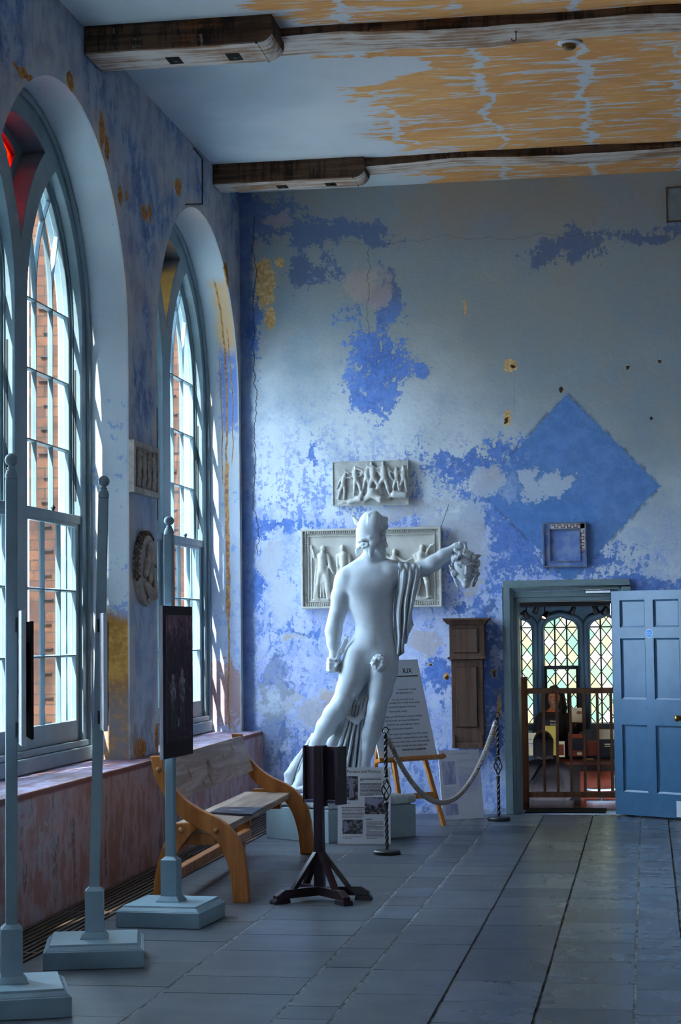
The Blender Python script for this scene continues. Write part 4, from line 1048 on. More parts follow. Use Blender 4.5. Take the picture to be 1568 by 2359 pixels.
panel(st2, 1.225, 1.845, .50, False, 6.5, False); panel(st1, 1.225, 1.845, .50, False, 1.5)
# ================================================================== oak bench
bn = thing('oak_bench', 'golden oak bench with curved legs below the second window', 'bench', (-2.95, 13.2, 0))
c5 = lambda L: [(320+.2934*a, 1640+.2934*b) for a, b in L]
def spline(P, n=6):
    """rounded closed-ish outline through points (Catmull-Rom, open)"""
    out = []
    for i in range(len(P)-1):
        p0, p1, p2, p3 = (Vector(P[max(i-1, 0)]), Vector(P[i]), Vector(P[i+1]), Vector(P[min(i+2, len(P)-1)]))
        for k in range(n):
            t = k/n; out.append(tuple(.5*((2*p1)+(p2-p0)*t+(2*p0-5*p1+4*p2-p3)*t*t+(3*p1-p0-3*p2+p3)*t**3)))
    return out+[P[-1]]
YN = 11.90
def prof(L):
    r = []
    for x, y in c5(L): p = at(x, y, Y=YN); r.append((p.x, max(p.z, 0.0)))
    return r
front = spline(prof([(190, 348), (200, 440), (235, 530), (280, 595), (335, 655), (400, 712), (490, 768), (590, 815), (655, 855), (715, 905), (770, 975), (808, 1050), (833, 1130), (850, 1250), (862, 1380), (870, 1500)]), 3)
inner = spline(prof([(745, 1500), (738, 1400), (726, 1300), (708, 1220), (684, 1140), (648, 1060), (600, 995), (550, 950), (470, 912), (400, 868), (330, 822), (280, 765), (235, 700), (190, 630), (150, 550), (122, 470), (95, 345)]), 3)
sp_ = front+inner
bk = spline(prof([(300, 872), (235, 965), (190, 1060), (155, 1170), (130, 1300), (114, 1440), (108, 1500)]), 3)+spline(prof([(212, 1500), (218, 1390), (240, 1265), (288, 1142), (350, 1042), (430, 942), (470, 912), (420, 870)]), 3)
SHX = -.055
def ends(Y, dx):
    obj('bench_leg', MB().extrude(sp_, lambda u, v: (u+dx, Y, v), lambda u, v: (u+dx, Y+.07, v)), M_OAK, bn, bevel=.006)
    obj('bench_leg', MB().extrude(bk, lambda u, v: (u+dx, Y+.006, v), lambda u, v: (u+dx, Y+.064, v)), M_OAK, bn, bevel=.006)
    for q in ((340, 925), (615, 930), (165, 450)):
        p = at(*c5([q])[0], Y=YN); obj('bolt_head', MB().lathe([(.020, 0), (.019, .006), (.013, .013), (.004, .016)], (0, 0, 0), 14, Matrix.Translation((p.x+dx, Y, p.z)) @ Matrix.Rotation(pi/2, 4, 'X')), plain('dark_oak_peg', lin(150, 104, 56), .4), bn, smooth=True)
ends(YN-.03, 0); ends(14.53, SHX)
YA, YB = YN+.04, 14.535
def skew(a, b, mat, name, axis=None, M=None, bv=.006):
    """plank between the two ends (a,b corners in X,z), following the slight skew"""
    vs = [(x+(SHX if y == YB else 0), y, z) for y in (YA, YB) for x, z in (a[0], a[1], b[1], b[0])]
    return obj(name, MB().add(vs, [(0, 1, 2, 3), (7, 6, 5, 4), (0, 4, 5, 1), (1, 5, 6, 2), (2, 6, 7, 3), (3, 7, 4, 0)]), mat, bn, bevel=bv)
skew([(-3.10, .440), (-2.735, .432)], [(-3.10, .487), (-2.735, .479)], M_OAKY, 'seat')
M_OAKK = NM('knotty_pale_oak'); _n = M_OAKK
_g = _n.noise(1, 6, .6, _n.vec(_n.x*10, _n.y*1.0, _n.z*13), dist=1.4); _k = blobs(_n, _n.y, _n.z+_n.y*.0, [(13.1, .80, .10, .07), (13.0, .72, .06, .07), (13.65, .82, .05, .035), (14.05, .85, .06, .05), (12.75, .70, .05, .04), (12.45, .78, .05, .06)])
_c = _n.mix(_g.step(.38, .6), lin(190, 166, 146), lin(150, 118, 92)); _c = _n.mix((_k+(_g-.5)*1.4).step(.05, .4), _c, lin(160, 104, 50)); _c = _n.mix((_k+(_g-.5)*.8).step(.55, .8), _c, lin(70, 38, 18))
M_OAKK = _n.fin(_c, .5, _g, .002, .3, .35)
skew([(-3.075, .645), (-3.03, .652)], [(-3.175, .915), (-3.13, .925)], M_OAKK, 'backrest')
skew([(-3.11, .13), (-3.05, .13)], [(-3.11, .198), (-3.05, .198)], M_OAK, 'stretcher')
for y, dx in ((YN+.08, 0), (13.2, -.03), (14.46, SHX)): obj('seat_bearer', MB().box((-3.10+dx, y-.03, .36), (-2.80+dx, y+.03, .441)), M_OAK, bn, bevel=.004)
# leaflet on the seat
b0 = [at(320+.2934*a, 1640+.2934*b, Z=.486) for a, b in ((545, 800), (885, 815), (975, 762), (650, 757))]
bkl = thing('dark_folder', 'thin dark folder lying on the bench seat', 'folder', tuple(b0[0]))
obj('cover', MB().add([tuple(p) for p in b0]+[(p.x, p.y, p.z+.012) for p in b0], [(3, 2, 1, 0), (4, 5, 6, 7), (0, 1, 5, 4), (1, 2, 6, 5), (2, 3, 7, 6), (3, 0, 4, 7)]), plain('dark_slate_card', lin(52, 56, 72), .35, .05), bkl, bevel=.002)
cc = sum(b0, Vector())/4; e1 = (b0[1]-b0[0])*.12; e2 = (b0[3]-b0[0])*.10
q = [cc-e1-e2, cc+e1-e2, cc+e1+e2, cc-e1+e2]
obj('title_label', MB().add([(p.x, p.y, p.z+.0122) for p in q]+[(p.x, p.y, p.z+.0128) for p in q], [(3, 2, 1, 0), (4, 5, 6, 7), (0, 1, 5, 4), (1, 2, 6, 5), (2, 3, 7, 6), (3, 0, 4, 7)]), M_GREYINK, bkl)

# ================================================================== dark wooden notice stand
LX, LY = -2.135, 12.09
lc = thing('notice_stand', 'dark stained wooden notice stand on a crossed foot, seen from behind', 'notice stand', (LX, LY, 0), radians(-9))
obj('post', MB().frustum(.07, .032, .03, .99, .028, .027), M_DARKW, lc, world=False, bevel=.004)
fa = [radians(a) for a in (232, 318, 12, 140)]; fl = [.35, .36, .33, .30]
for a, L in zip(fa, fl):
    d = Vector((cos(a), sin(a), 0)); n_ = Vector((-d.y, d.x, 0)); mb = MB()
    pr = [(0, .028), (L*.98, .028), (L*.98, .05), (L*.80, .085), (0, .085)]
    mb.extrude(pr, lambda u, v: tuple(d*u+n_*-.026+Vector((0, 0, v))), lambda u, v: tuple(d*u+n_*.026+Vector((0, 0, v))))
    ft = obj('foot', mb, M_DARKW, lc, world=False, bevel=.004)
    mb = MB(); pr = [(L*.70, 0), (L*1.04, 0), (L*1.04, .016), (L*1.0, .030), (L*.72, .030), (L*.70, .016)]
    mb.extrude(pr, lambda u, v: tuple(d*u+n_*-.034+Vector((0, 0, v))), lambda u, v: tuple(d*u+n_*.034+Vector((0, 0, v))))
    obj('foot_pad', mb, M_DARKW, ft, world=False, bevel=.003)
    obj('brace', MB().bar(d*(L*.60)+Vector((0, 0, .07)), d*.025+Vector((0, 0, .30)), .04, .03), M_DARKW, lc, world=False, bevel=.003)
Mb = Matrix.Translation((.018, .012, .62)) @ Matrix.Rotation(radians(-14), 4, 'Z')
obj('back_board', MB().box((-.145, .018, .02), (.15, .036, .365), Mb), mat_oak('purple_brown_board', lin(66, 38, 56), lin(50, 28, 44), lin(74, 46, 60), 'z', .4), lc, world=False, bevel=.002)
obj('centre_batten', MB().box((-.034, -.035, -.02), (.034, .018, .375), Mb), M_DARKW, lc, world=False, bevel=.003)
obj('side_rail', MB().box((.128, -.045, -.005), (.158, .055, .37), Mb), M_DARKW, lc, world=False, bevel=.003)
obj('side_rail', MB().box((-.150, .0, .0), (-.135, .055, .37), Mb), M_DARKW, lc, world=False, bevel=.003)
obj('bottom_ledge', MB().box((-.145, .0, .0), (.15, .06, .018), Mb), plain('worn_dark_edge', lin(86, 82, 110), .3), lc, world=False, bevel=.003)

# ================================================================== rope barrier
def make_post(name):
    r = thing(name, 'x', 'barrier post')
    obj('base', MB().lathe([(.102, 0), (.106, .006), (.106, .022), (.098, .032), (.02, .036)], n=36), M_IRON, r, world=False, smooth=False)
    mb = MB(); v = []; N = 90; s_ = .0105
    for i in range(N+1):                                   # twisted square bar, plain in the middle
        z = .03+i*(.92-.03)/N; tw = 0
        tw = (z-.03)*32 if z < .36 else (.33*32+(z-.64)*32 if z > .64 else .33*32)
        k = 1 if not .40 < z < .60 else .02
        v += [(s_*k*sqrt(2)*cos(tw+j*pi/2), s_*k*sqrt(2)*sin(tw+j*pi/2), z) for j in range(4)]
    f = [(i*4+k, i*4+(k+1) % 4, (i+1)*4+(k+1) % 4, (i+1)*4+k) for i in range(N) for k in range(4)]; mb.add(v, f)
    obj('twisted_bar', mb, M_IRON, r, world=False)
    mb = MB()
    for q in range(4): mb.tube([(.036*sin(pi*t)**.8*cos(q*pi/2+t*3.1), .036*sin(pi*t)**.8*sin(q*pi/2+t*3.1), .415+.17*t) for t in np.linspace(0.01, .99, 18)], .0055, 6)
    for z in (.395, .605): mb.lathe([(.012, z-.012), (.019, z-.004), (.019, z+.004), (.012, z+.012)], n=14)
    obj('basket_twist', mb, M_IRON, r, world=False, smooth=True)
    obj('top_ring', MB().tube([(.024*cos(t), 0, .962+.024*sin(t)) for t in np.linspace(0, 2*pi, 22, endpoint=False)], .005, 8, True).lathe([(.013, .90), (.014, .925), (.008, .94)], n=12), M_IRON, r, world=False, smooth=True)
    return r
P1 = Vector((-2.039, 14.58, 0)); P2 = Vector((-1.372, 17.22, 0))
po1 = make_post('barrier_post'); po1.location = P1; po1.rotation_euler = (0, 0, .3)
po2 = copy_tree(po1); po2.location = P2
prop(po1, 'twisted black iron rope post in front of the statue sign', group='iron rope posts'); prop(po2, 'twisted black iron rope post beside the door frame', group='iron rope posts')
R1 = P1+Vector((.01, .03, .90)); R2 = P2+Vector((-.012, -.03, .90))
rp = thing('barrier_rope', 'thick pale twisted rope slung between the two iron posts', 'rope', tuple((R1+R2)/2))
path = []
for i in range(121):
    t = i/120; p = R1.lerp(R2, t); path.append(Vector((p.x, p.y, p.z-.615*4*t*(1-t))))
M_ROPE = plain('pale_rope', lin(178, 168, 160), .8, .15, 60, .2)
mb = MB(); nrm = Vector((-(R2-R1).y, (R2-R1).x, 0)).normalized(); ph = 0
strands = [[], [], []]; L = 0
fine = []
for i in range(600):
    t = i/599; k = t*120; a = int(min(k, 119)); fine.append(path[a].lerp(path[a+1], k-a))
for i, p in enumerate(fine):
    if i: L += (p-fine[i-1]).length
    tg = (fine[min(i+1, 599)]-fine[max(i-1, 0)]).normalized(); b = tg.cross(nrm)
    for q in range(3):
        a = L*2*pi/.10+q*2*pi/3; strands[q].append(p+(nrm*cos(a)+b*sin(a))*.0105)
for q in range(3): mb.tube(strands[q], .0125, 7)
obj('twisted_rope', mb, M_ROPE, rp, smooth=True)
for a, b, r_ in ((path[0], path[3], R1), (path[-1], path[-4], R2)):
    obj('end_cap', MB().tube([a+(a-b)*.4, a, b], [.010, .019, .019], 12).tube([a+(a-b)*.4, a+(a-b)*.9], .007, 8), M_STEEL, rp, smooth=True)

# ================================================================== printed boards
def words(mb, u0, v0, u1, pitch, n, h, fn, d=.0006, last=.6):
    """unreadably small lines of print: word-length strokes"""
    for i in range(n):
        u = u0; ue = u1 if i < n-1 else u0+(u1-u0)*last; v = v0-i*pitch
        ue -= random.uniform(0, .06)*(u1-u0)
        while u < ue-.004:
            w = min(random.uniform(.5, 2.4)*h*2.0, ue-u)
            P = [(u, v), (u+w, v), (u+w, v+h), (u, v+h)]; mb.extrude(P, lambda a, b: fn(a, b, .0002), lambda a, b: fn(a, b, d)); u += w+h*.55
    return mb
M_PRINT = NM('small_black_and_white_photograph'); a_ = M_PRINT.noise(34, 5, .7); M_PRINT = M_PRINT.fin(M_PRINT.mix(a_.step(.42, .66), lin(34, 30, 40), lin(150, 146, 156)), .5)
def board_frame(bl, yaw, lean):
    r = Vector((cos(yaw), sin(yaw), 0)); n_ = Vector((sin(yaw), -cos(yaw), 0)); up = Vector((0, 0, cos(lean)))-n_*sin(lean); nn = r.cross(up); nn = nn if nn.dot(n_) > 0 else -nn
    bl = Vector(bl); return lambda u, v, w: tuple(bl+r*u+up*v+nn*w)
def slab(fn, u0, v0, u1, v1, w0, w1): return MB().extrude([(u0, v0), (u1, v0), (u1, v1), (u0, v1)], lambda a, b: fn(a, b, w0), lambda a, b: fn(a, b, w1))
# sign at the plinth
sg = thing('statue_sign', 'white printed sign headed Perseus and Medusa leaning on the statue plinth', 'sign', (-2.31, 15.25, 0))
fn = board_frame((-2.535, 15.215, .001), radians(3), radians(7)); Wd, Hd = .435, .625
U = lambda x: (x-680)/605*Wd
V = lambda y: (1205-y)/860*Hd
obj('board', slab(fn, 0, 0, Wd, Hd, -.010, 0), M_WHITE, sg)
obj('heading_text', text_mb(['Perseus and Medusa'], .036, lambda u, v, w: fn(U(980)+u, V(408)+v, .0003+w), align='CENTER', bold=0, sx=.95), M_INK, sg)
mb = MB(); words(mb, U(938), V(470), U(1185), V(455)-V(470), 3, .0045, fn, last=.15); words(mb, U(938), V(528), U(1190), V(455)-V(468.6), 11, .0045, fn)
words(mb, U(728), V(800), U(985), V(455)-V(471), 8, .0045, fn, last=.9); words(mb, U(745), V(750), U(880), .01, 1, .004, fn); words(mb, U(740), V(1125), U(965), V(0)-V(14), 2, .004, fn, last=.5)
words(mb, U(1008), V(930), U(1072), .01, 1, .006, fn, last=1); words(mb, U(1008), V(958), U(1215), V(0)-V(13), 4, .004, fn); words(mb, U(1008), V(1012), U(1215), V(0)-V(13), 4, .004, fn, last=.2); words(mb, U(1008), V(1070), U(1215), V(0)-V(14), 6, .004, fn)
obj('small_print', mb, M_INK, sg, weld=False)
for (x0, y0, x1, y1) in ((745, 445, 912, 715), (990, 682, 1222, 870), (735, 930, 966, 1090)):
    pc = obj('printed_photo', slab(fn, U(x0), V(y1), U(x1), V(y0), .0001, .0005), M_PRINT, sg)
    if y0 == 445:
        out = [(.40, .12), (.52, .12), (.56, .45), (.62, .12), (.74, .12), (.66, .55), (.70, .75), (.95, .84), (.95, .88), (.66, .84), (.60, .95), (.52, .95), (.52, .86), (.40, .80), (.36, .55), (.42, .52)]
        obj('printed_figure', MB().extrude([(U(x0+a*(x1-x0)), V(y1)+b*(V(y0)-V(y1))) for a, b in out], lambda a, b: fn(a, b, .0005), lambda a, b: fn(a, b, .0009)), M_GREYINK, pc)
    else:
        q = [(.04, .1), (.25, .2), (.30, .75), (.12, .85)] if y0 == 930 else [(.0, .7), (.55, .45), (.95, .9), (.5, .95), (.05, .98)]
        obj('printed_shape', MB().extrude([(U(x0+a*(x1-x0)), V(y1)+b*(V(y0)-V(y1))) for a, b in q], lambda a, b: fn(a, b, .0005), lambda a, b: fn(a, b, .0009)), M_GREYINK, pc)
# easel with a tall text board
yaw, lean = radians(46), radians(17)
bl = at(872, 1750, Y=16.42); EW, EH = .66, .905
fe = board_frame(bl, yaw, lean)
es = thing('display_easel', 'golden pine easel behind the statue', 'easel', (-2.1, 16.8, 0))
eb = thing('easel_board', 'tall white text board standing on the pine easel', 'board', tuple(bl))
obj('board', slab(fe, .0, .004, EW, EH, 0, .012), M_WHITE, eb)
def legbar(u0, v0, u1, v1, w, name='leg', off=-.02): 
    a = Vector(fe(u0, v0, off)); b = Vector(fe(u1, v1, off)); return obj(name, MB().bar(a, b, w, .028, Vector(fe(0, 0, 1))-Vector(fe(0, 0, 0))), M_PINE, es, bevel=.003)
vf = -bl.z/cos(lean)
legbar(.14, vf+.006, .25, 1.02, .04); legbar(.60, vf+.006, .43, 1.02, .04)
a = Vector(fe(.34, .86, -.05)); a2 = a+Vector((-.22, .30, 0)); a2.z = .006
obj('leg', MB().bar(a, a2, .035, .028), M_PINE, es, bevel=.003)
obj('ledge', slab(fe, -.03, -.03, EW+.07, .003, -.02, .05), M_PINE, es, bevel=.004)
legbar(.12, -.345, .58, -.345, .05, 'crossbar', -.018)
obj('ratchet_strip', slab(fe, .155, -.32, .175, .6, -.034, -.040), M_BRASS, es)
TL = [(485, .127, 's and work to make'), (525, .2, 'and weatherproof.'), (600, .2, 't to see, as much of our'), (637, .115, 'possible, but we will cover some'), (683, .19, 'ns and may protect furniture,'), (733, .36, 'lose certain rooms.'), (792, .12, 'inside, you will discover secrets revealed'), (837, .19, 'by the work, see how the Ballroom'),
      (882, .2, 'looked in the past and learn about'), (930, .32, 'our conservation research.'), (990, .08, 'The repairs are costing \u00a32.7m. We cannot'), (1035, .09, "ensure Knole's survival without your help."), (1078, .08, 'To find out more, and to join the hundreds'), (1123, .13, 'who have already donated, please visit'), (1168, .17, 'nationaltrust.org.uk/knole')]
mt = MB()
for y, mgn, t in TL:
    v = (1262-y)/1112*EH; q = text_mb([t], .0265, lambda u, vv, w: fe(EW*(1-mgn)+u, v+vv-.012, .0125+w), align='RIGHT', bold=0 if y < 1160 else .0006, sx=1.0); mt.add(q.v, q.f)
obj('body_text', mt, M_INK, eb, weld=False)
obj('heading_text', text_mb(['IUX'], .062, lambda u, v, w: fe(EW*.86+u, (1262-302)/1112*EH+v, .0125+w), align='RIGHT', bold=.0008), M_INK, eb, weld=False)
obj('heading_rule', slab(fe, EW*.1, (1262-345)/1112*EH, EW*.95, (1262-334)/1112*EH, .0121, .013), M_INK, eb)
# faded board by the wall
fd = thing('faded_board', 'white information board with faded pictures standing by the wall below the clock case', 'board', (-1.72, 17.3, 0))
fb = board_frame((-1.884, 17.215, .002), radians(30), radians(8)); BW, BH = .415, .635
obj('board', slab(fb, 0, 0, BW, BH, -.012, 0), M_WHITE, fd)
obj('strut', MB().bar(Vector(fb(.2, .5, -.013)), (fb(.2, .5, -.013)[0]-.05, fb(.2, .5, -.013)[1]+.20, .004), .05, .008), M_WHITE, fd)
M_FADE = NM('faded_photograph'); a_ = M_FADE.noise(1, 5, .6, M_FADE.vec(M_FADE.x*30, M_FADE.y*30, M_FADE.z*5)); M_FADE = M_FADE.fin(M_FADE.mix(a_.step(.4, .65), lin(150, 150, 190), lin(196, 196, 226)), .6)
M_FTXT = plain('faded_print', lin(186, 186, 218), .6, .02)
obj('faded_photo', slab(fb, .03, .32, .16, .535, .0002, .0006), M_FADE, fd); obj('faded_photo', slab(fb, .03, .04, .16, .145, .0002, .0006), M_FADE, fd)
mb = MB(); words(mb, .03, .29, .15, .012, 10, .004, fb); words(mb, .19, .545, .39, .012, 3, .004, fb); words(mb, .19, .47, .37, .011, 22, .004, fb); words(mb, .15, .598, .30, .02, 1, .009, fb, last=1)
obj('faded_text', mb, M_FTXT, fd, weld=False)
obj('pale_caption_box', slab(fb, .185, .30, .38, .40, .0001, .0003), plain('pale_lilac', lin(204, 204, 230), .6), fd)
lf = [(0, -.03), (.008, -.012), (.024, -.016), (.018, -.004), (.03, .004), (.018, .010), (.024, .024), (.010, .018), (.006, .032), (0, .02), (-.006, .032), (-.010, .018), (-.024, .024), (-.018, .010), (-.03, .004), (-.018, -.004), (-.024, -.016), (-.008, -.012)]
obj('leaf_emblem', MB().extrude([(.045+a*.62, .592+b*.75) for a, b in lf], lambda a, b: fb(a, b, .0002), lambda a, b: fb(a, b, .0008)), plain('faded_red_print', lin(170, 110, 140), .6, .02), fd)

# ================================================================== plinth
pl = [Vector((-3.226, 15.68)), Vector((-2.616, 15.257)), Vector((-1.97, 15.881)), Vector((-2.58, 16.304))]
M_PLINTH = plain('grey_painted_plinth', lin(150, 168, 176), .5, .08, 4, .35)
M_SLAB = plain('rough_plaster_slab', lin(178, 184, 184), .8, .2, 12, .2, bump=.01)
pt = thing('statue_plinth', 'grey painted plinth block below the statue', 'plinth', (-2.6, 15.78, 0))
mb = MB().extrude([tuple(p) for p in pl], lambda u, v: (u, v, 0), lambda u, v: (u, v, .27)); obj('plinth_block', mb, M_PLINTH, pt, bevel=.004)
cxy = sum(pl, Vector((0, 0)))/4
obj('shadow_gap', MB().extrude([tuple(cxy+(p-cxy)*.93) for p in pl], lambda u, v: (u, v, .27), lambda u, v: (u, v, .282)), M_PLINTH, pt)
# ================================================================== statue
Y0 = 15.74
def T(px, py, dy=0.0): return tuple(at(px, py, Y=Y0+dy))
u_ = 1/269.0
stt = thing('statue', 'tall white plaster statue of a nude helmeted man with one arm stretched out', 'statue', (-2.55, 15.78, .28))
ZT = .355
# rough slab it stands on
s = SDF((-3.35, 15.1, .26), (-1.85, 16.45, .40), .012)
def slabfn(x, y, z):
    q = 1e9*0
    e = None
    for i in range(4):
        a, b = pl[i], pl[(i+1) % 4]; n = Vector((b.y-a.y, -(b.x-a.x))).normalized()
        d = (x-a.x)*n.x+(y-a.y)*n.y-.002+.012*np.sin(x*17+y*9)*np.cos(z*30+x*7); e = d if e is None else np.maximum(e, d)
    top = z-ZT-.010*np.sin(x*9+1)*np.cos(y*8)-.004*np.sin(x*31)*np.sin(y*27); bot = .282-z
    r = .03; a_ = np.maximum(e+r, 0); b_ = np.maximum(top+r, 0)
    return np.maximum(np.maximum(np.minimum(np.maximum(e+r, top+r), 0)+np.sqrt(a_*a_+b_*b_)-r, e), bot)+0*x
s.g[:] = -1; s.cut(slabfn); s.obj('slab', M_SLAB, stt, 1)

h = .0075
s = SDF((-3.30, 15.25, .30), (-1.45, 16.15, 2.80), h)
# --- trunk
s.ell(T(853, 1372, .0), (.205, .135, .27), .05)
s.ell(T(850, 1338, .0), (.21, .115, .13), .06)
s.ell(T(862, 1440, -.005), (.160, .112, .24), .06)
s.ell(T(856, 1492, .0), (.195, .135, .17), .06)
s.cone(T(802, 1334), T(902, 1318), .085, .085, .07)
s.ell(T(828, 1356, -.095), (.095, .032, .065), .06); s.ell(T(879, 1349, -.095), (.09, .032, .062), .06)
s.cone(T(852, 1312, .01), T(858, 1272, .01), .074, .066, .03)
s.cone(T(848, 1283, .03), T(806, 1320, .02), .045, .07, .05); s.cone(T(852, 1284, .03), T(895, 1306, .02), .045, .06, .05)
s.cone(T(864, 1395, -.135), T(868, 1480, -.13), .004, .004, .02, sub=True)
s.ell(T(867, 1462, -.128), .010, .012, sub=True)
s.ell(T(838, 1500, .09), (.12, .09, .13), .05); s.ell(T(882, 1500, .09), (.12, .09, .13), .05)
# --- head
s.ell(T(857, 1238, .0), (.112, .098, .135), .02)
s.cone(T(866, 1262, .0), T(879, 1282, -.005), .062, .032, .03)
s.ell(T(876, 1262, -.005), (.042, .062, .075), .03); s.cone(T(885, 1243, -.005), T(891, 1258, -.005), .012, .012, .014)
s.ell(T(881, 1240, -.005), (.03, .06, .016), .015); s.ell(T(885, 1271, -.005), (.016, .024, .007), .006); s.ell(T(884, 1277, -.005), (.015, .022, .007), .006); s.ell(T(882, 1287, -.005), (.022, .026, .018), .015)
s.ell(T(876, 1248, -.062), (.02, .014, .011), .008, sub=True); s.ell(T(875, 1249, -.055), .012, .006)
s.cone(T(868, 1262, -.07), T(880, 1262, -.05), .022, .018, .03)
# --- hanging arm
s.chain([(T(796, 1338), .088), (T(786, 1375), .082), (T(777, 1415), .066), (T(771, 1436), .060), (T(768, 1455), .066), (T(768, 1480, -.02), .052), (T(770, 1505, -.03), .040)], .04)
s.ell(T(795, 1345, -.02), (.09, .085, .11), .04)
s.cone(T(770, 1505, -.03), T(767, 1528, -.05), .040, .046, .02)
s.ell(T(766, 1528, -.05), (.05, .034, .052), .02)
for i in range(4):
    y = 1519+i*8.2; k = (0, .004, .002, -.004)[i]
    s.chain([(T(756-i*.5, y, -.06), .017), (T(760, y+1, -.098-k), .0165), (T(773, y+2, -.100), .0155), (T(777, y+2, -.072), .014)], .007)
s.chain([(T(774, 1513, -.04), .018), (T(780, 1522, -.085), .0165), (T(776, 1533, -.112), .014)], .008)
# --- stretched arm
s.ell(T(903, 1322, -.01), (.085, .085, .085), .05)
s.chain([(T(900, 1318, .0), .082), (T(945, 1317, -.02), .072), (T(978, 1310, -.03), .058), (T(1000, 1296, -.05), .062), (T(1022, 1279, -.07), .05), (T(1044, 1263, -.09), .033)], .04)
s.ell(T(1055, 1259, -.10), (.046, .032, .034), .02, Matrix.Rotation(.5, 3, 'Y'))
for i in range(4):
    dy = -.135+i*.022
    s.chain([(T(1060, 1249+i*.8, dy), .0155), (T(1071, 1251+i, dy), .015), (T(1073, 1264+i, dy), .014), (T(1065, 1271, dy), .012)], .006)
s.chain([(T(1049, 1268, -.13), .017), (T(1060, 1276, -.14), .015), (T(1068, 1276, -.12), .012)], .007)
# --- leg set back and the standing leg
s.chain([(T(826, 1508), .130), (T(818, 1548, -.01), .124), (T(803, 1585, -.03), .098), (T(786, 1620, -.05), .078), (T(768, 1645, -.03), .080), (T(750, 1675, .0), .076), (T(733, 1705, .03), .058), (T(712, 1748, .06), .042), (T(703, 1768, .06), .046)], .04)
s.ell(T(789, 1618, -.10), (.05, .035, .055), .03)
s.ell(T(760, 1662, .06), (.07, .06, .11), .04)
s.chain([(T(706, 1772, .07), .048), (T(696, 1793, .02), .052), (T(686, 1812, -.06), .040), (T(682, 1818, -.09), .026)], .03)
for i in range(5):
    x = 672+i*6.2; s.chain([(T(x+1, 1813, -.07), .017), (T(x-1, 1818.5+(i > 3)*.5, -.125+abs(i-3.2)*.008), .0145 if i < 4 else .019)], .006)
s.chain([(T(884, 1512), .128), (T(882, 1548, -.01), .116), (T(876, 1590, -.03), .094), (T(868, 1632, -.05), .076), (T(863, 1658, -.03), .074), (T(855, 1690, .0), .074), (T(846, 1725, .01), .056), (T(838, 1765, .0), .044), (T(836, 1790, .0), .047)], .04)
s.ell(T(866, 1636, -.11), (.048, .035, .055), .03); s.ell(T(856, 1680, .06), (.065, .06, .11), .04)
s.chain([(T(836, 1792, .03), .050), (T(838, 1812, -.03), .052), (T(840, 1823, -.12), .036), (T(841, 1827, -.16), .024)], .03)
for i in range(5):
    x = 829+i*5.6; s.chain([(T(x+1, 1824, -.15), .016), (T(x+1, 1829, -.20+abs(i-1)*.008), .014 if i else .018)], .006)
s.obj('figure', M_PLAST, stt, 2)
# --- helmet
s = SDF(T(780, 1330, -.30), T(930, 1160, .30), .0055)
s.ell(T(853, 1231, .0), (.125, .122, .172), .02)
s.ell(T(856, 1197, .0), (.078, .074, .072), .06)
c0 = T(824, 1249); s.cut(lambda x, y, z: np.maximum(c0[2]-z+((x-c0[0])*.36), -1+0*y))
# turned-up rim at the nape
s.chain([(T(822, 1246), .010), (T(833, 1245, -.085), .010), (T(852, 1239, -.120), .009)], .02)
# cheek guard hanging from the rim
s.ell(T(857, 1255, -.104), (.030, .015, .110), .03, Matrix.Rotation(.16, 3, 'Y')); s.ell(T(866, 1243, -.100), (.035, .016, .045), .03)
s.chain([(T(826, 1252, .07), .012), (T(822, 1268, .085), .014), (T(821, 1278, .085), .008)], .012)
# plumes
s.ell(T(862, 1200, -.098), (.050, .026, .085), .03, Matrix.Rotation(.10, 3, 'Y'))
for i in range(8): s.ell(T(849+i*3.8, 1186-7*sin(pi*i/7)+i*.4, -.096), .015, .008)
for i in range(5): s.ell(T(849-i*.3, 1190+i*7, -.104), .011, .008)
s.chain([(T(834, 1214, .09), .024), (T(822, 1203, .12), .022), (T(813, 1189, .14), .010)], .02)
for i in range(4): s.ell(T(812+i*5, 1189+i*8, .13), .011, .008)
s.ell(T(879, 1200, -.03), (.045, .05, .045), .03); s.ell(T(888, 1196, -.02), (.020, .032, .022), .02); s.ell(T(888, 1212, -.01), (.024, .045, .030), .02)
s.obj('helmet', M_PLAST, stt, 1)
# --- curls below the rim
s = SDF(T(790, 1300, -.25), T(920, 1220, .25), .005)
for i in range(60):
    a = rng.uniform(-.25, pi*.46); px = 850-27*cos(a); py = 1251+rng.uniform(0, 11)
    s.ell(T(px, py, -.106*sin(a)+rng.uniform(-.006, .008)), rng.uniform(.010, .015), .004)
s.cone(T(824, 1255, -.01), T(838, 1256, -.085), .018, .018, .01)
s.obj('hair', M_PLAST, stt, 0)
s = SDF(T(840, 1300, -.25), T(920, 1200, .25), .005)
for i in range(12): s.ell(T(881+rng.uniform(-4, 5), 1222+i*1.5, -.055+rng.uniform(-.01, .01)), rng.uniform(.010, .014), .006)
s.obj('hair', M_PLAST, stt, 0)
# --- leaf
s = SDF(T(840, 1560, -.35), T(905, 1490, .0), .005)
for q in range(7):
    a = -pi/2+q*2*pi/7+.2; L = (20, 18, 19, 17, 18, 19, 18)[q]
    P = lambda t, o=0, w=0: T(872+t*L*cos(a)-o*sin(a), 1528-t*L*1.05*sin(a)-o*cos(a), -.150-.022*sin(t*2.4)-w)
    s.chain([(P(.0), .018), (P(.55), .020), (P(1.0), .008)], .006)
    for o in (-4.5, 4.5): s.chain([(P(.30), .012), (P(.72, o), .013), (P(.86, o*1.25), .007)], .004)
s.ell(T(872, 1527, -.142), (.062, .030, .074), .012)
s.obj('leaf', M_PLAST, stt, 0)
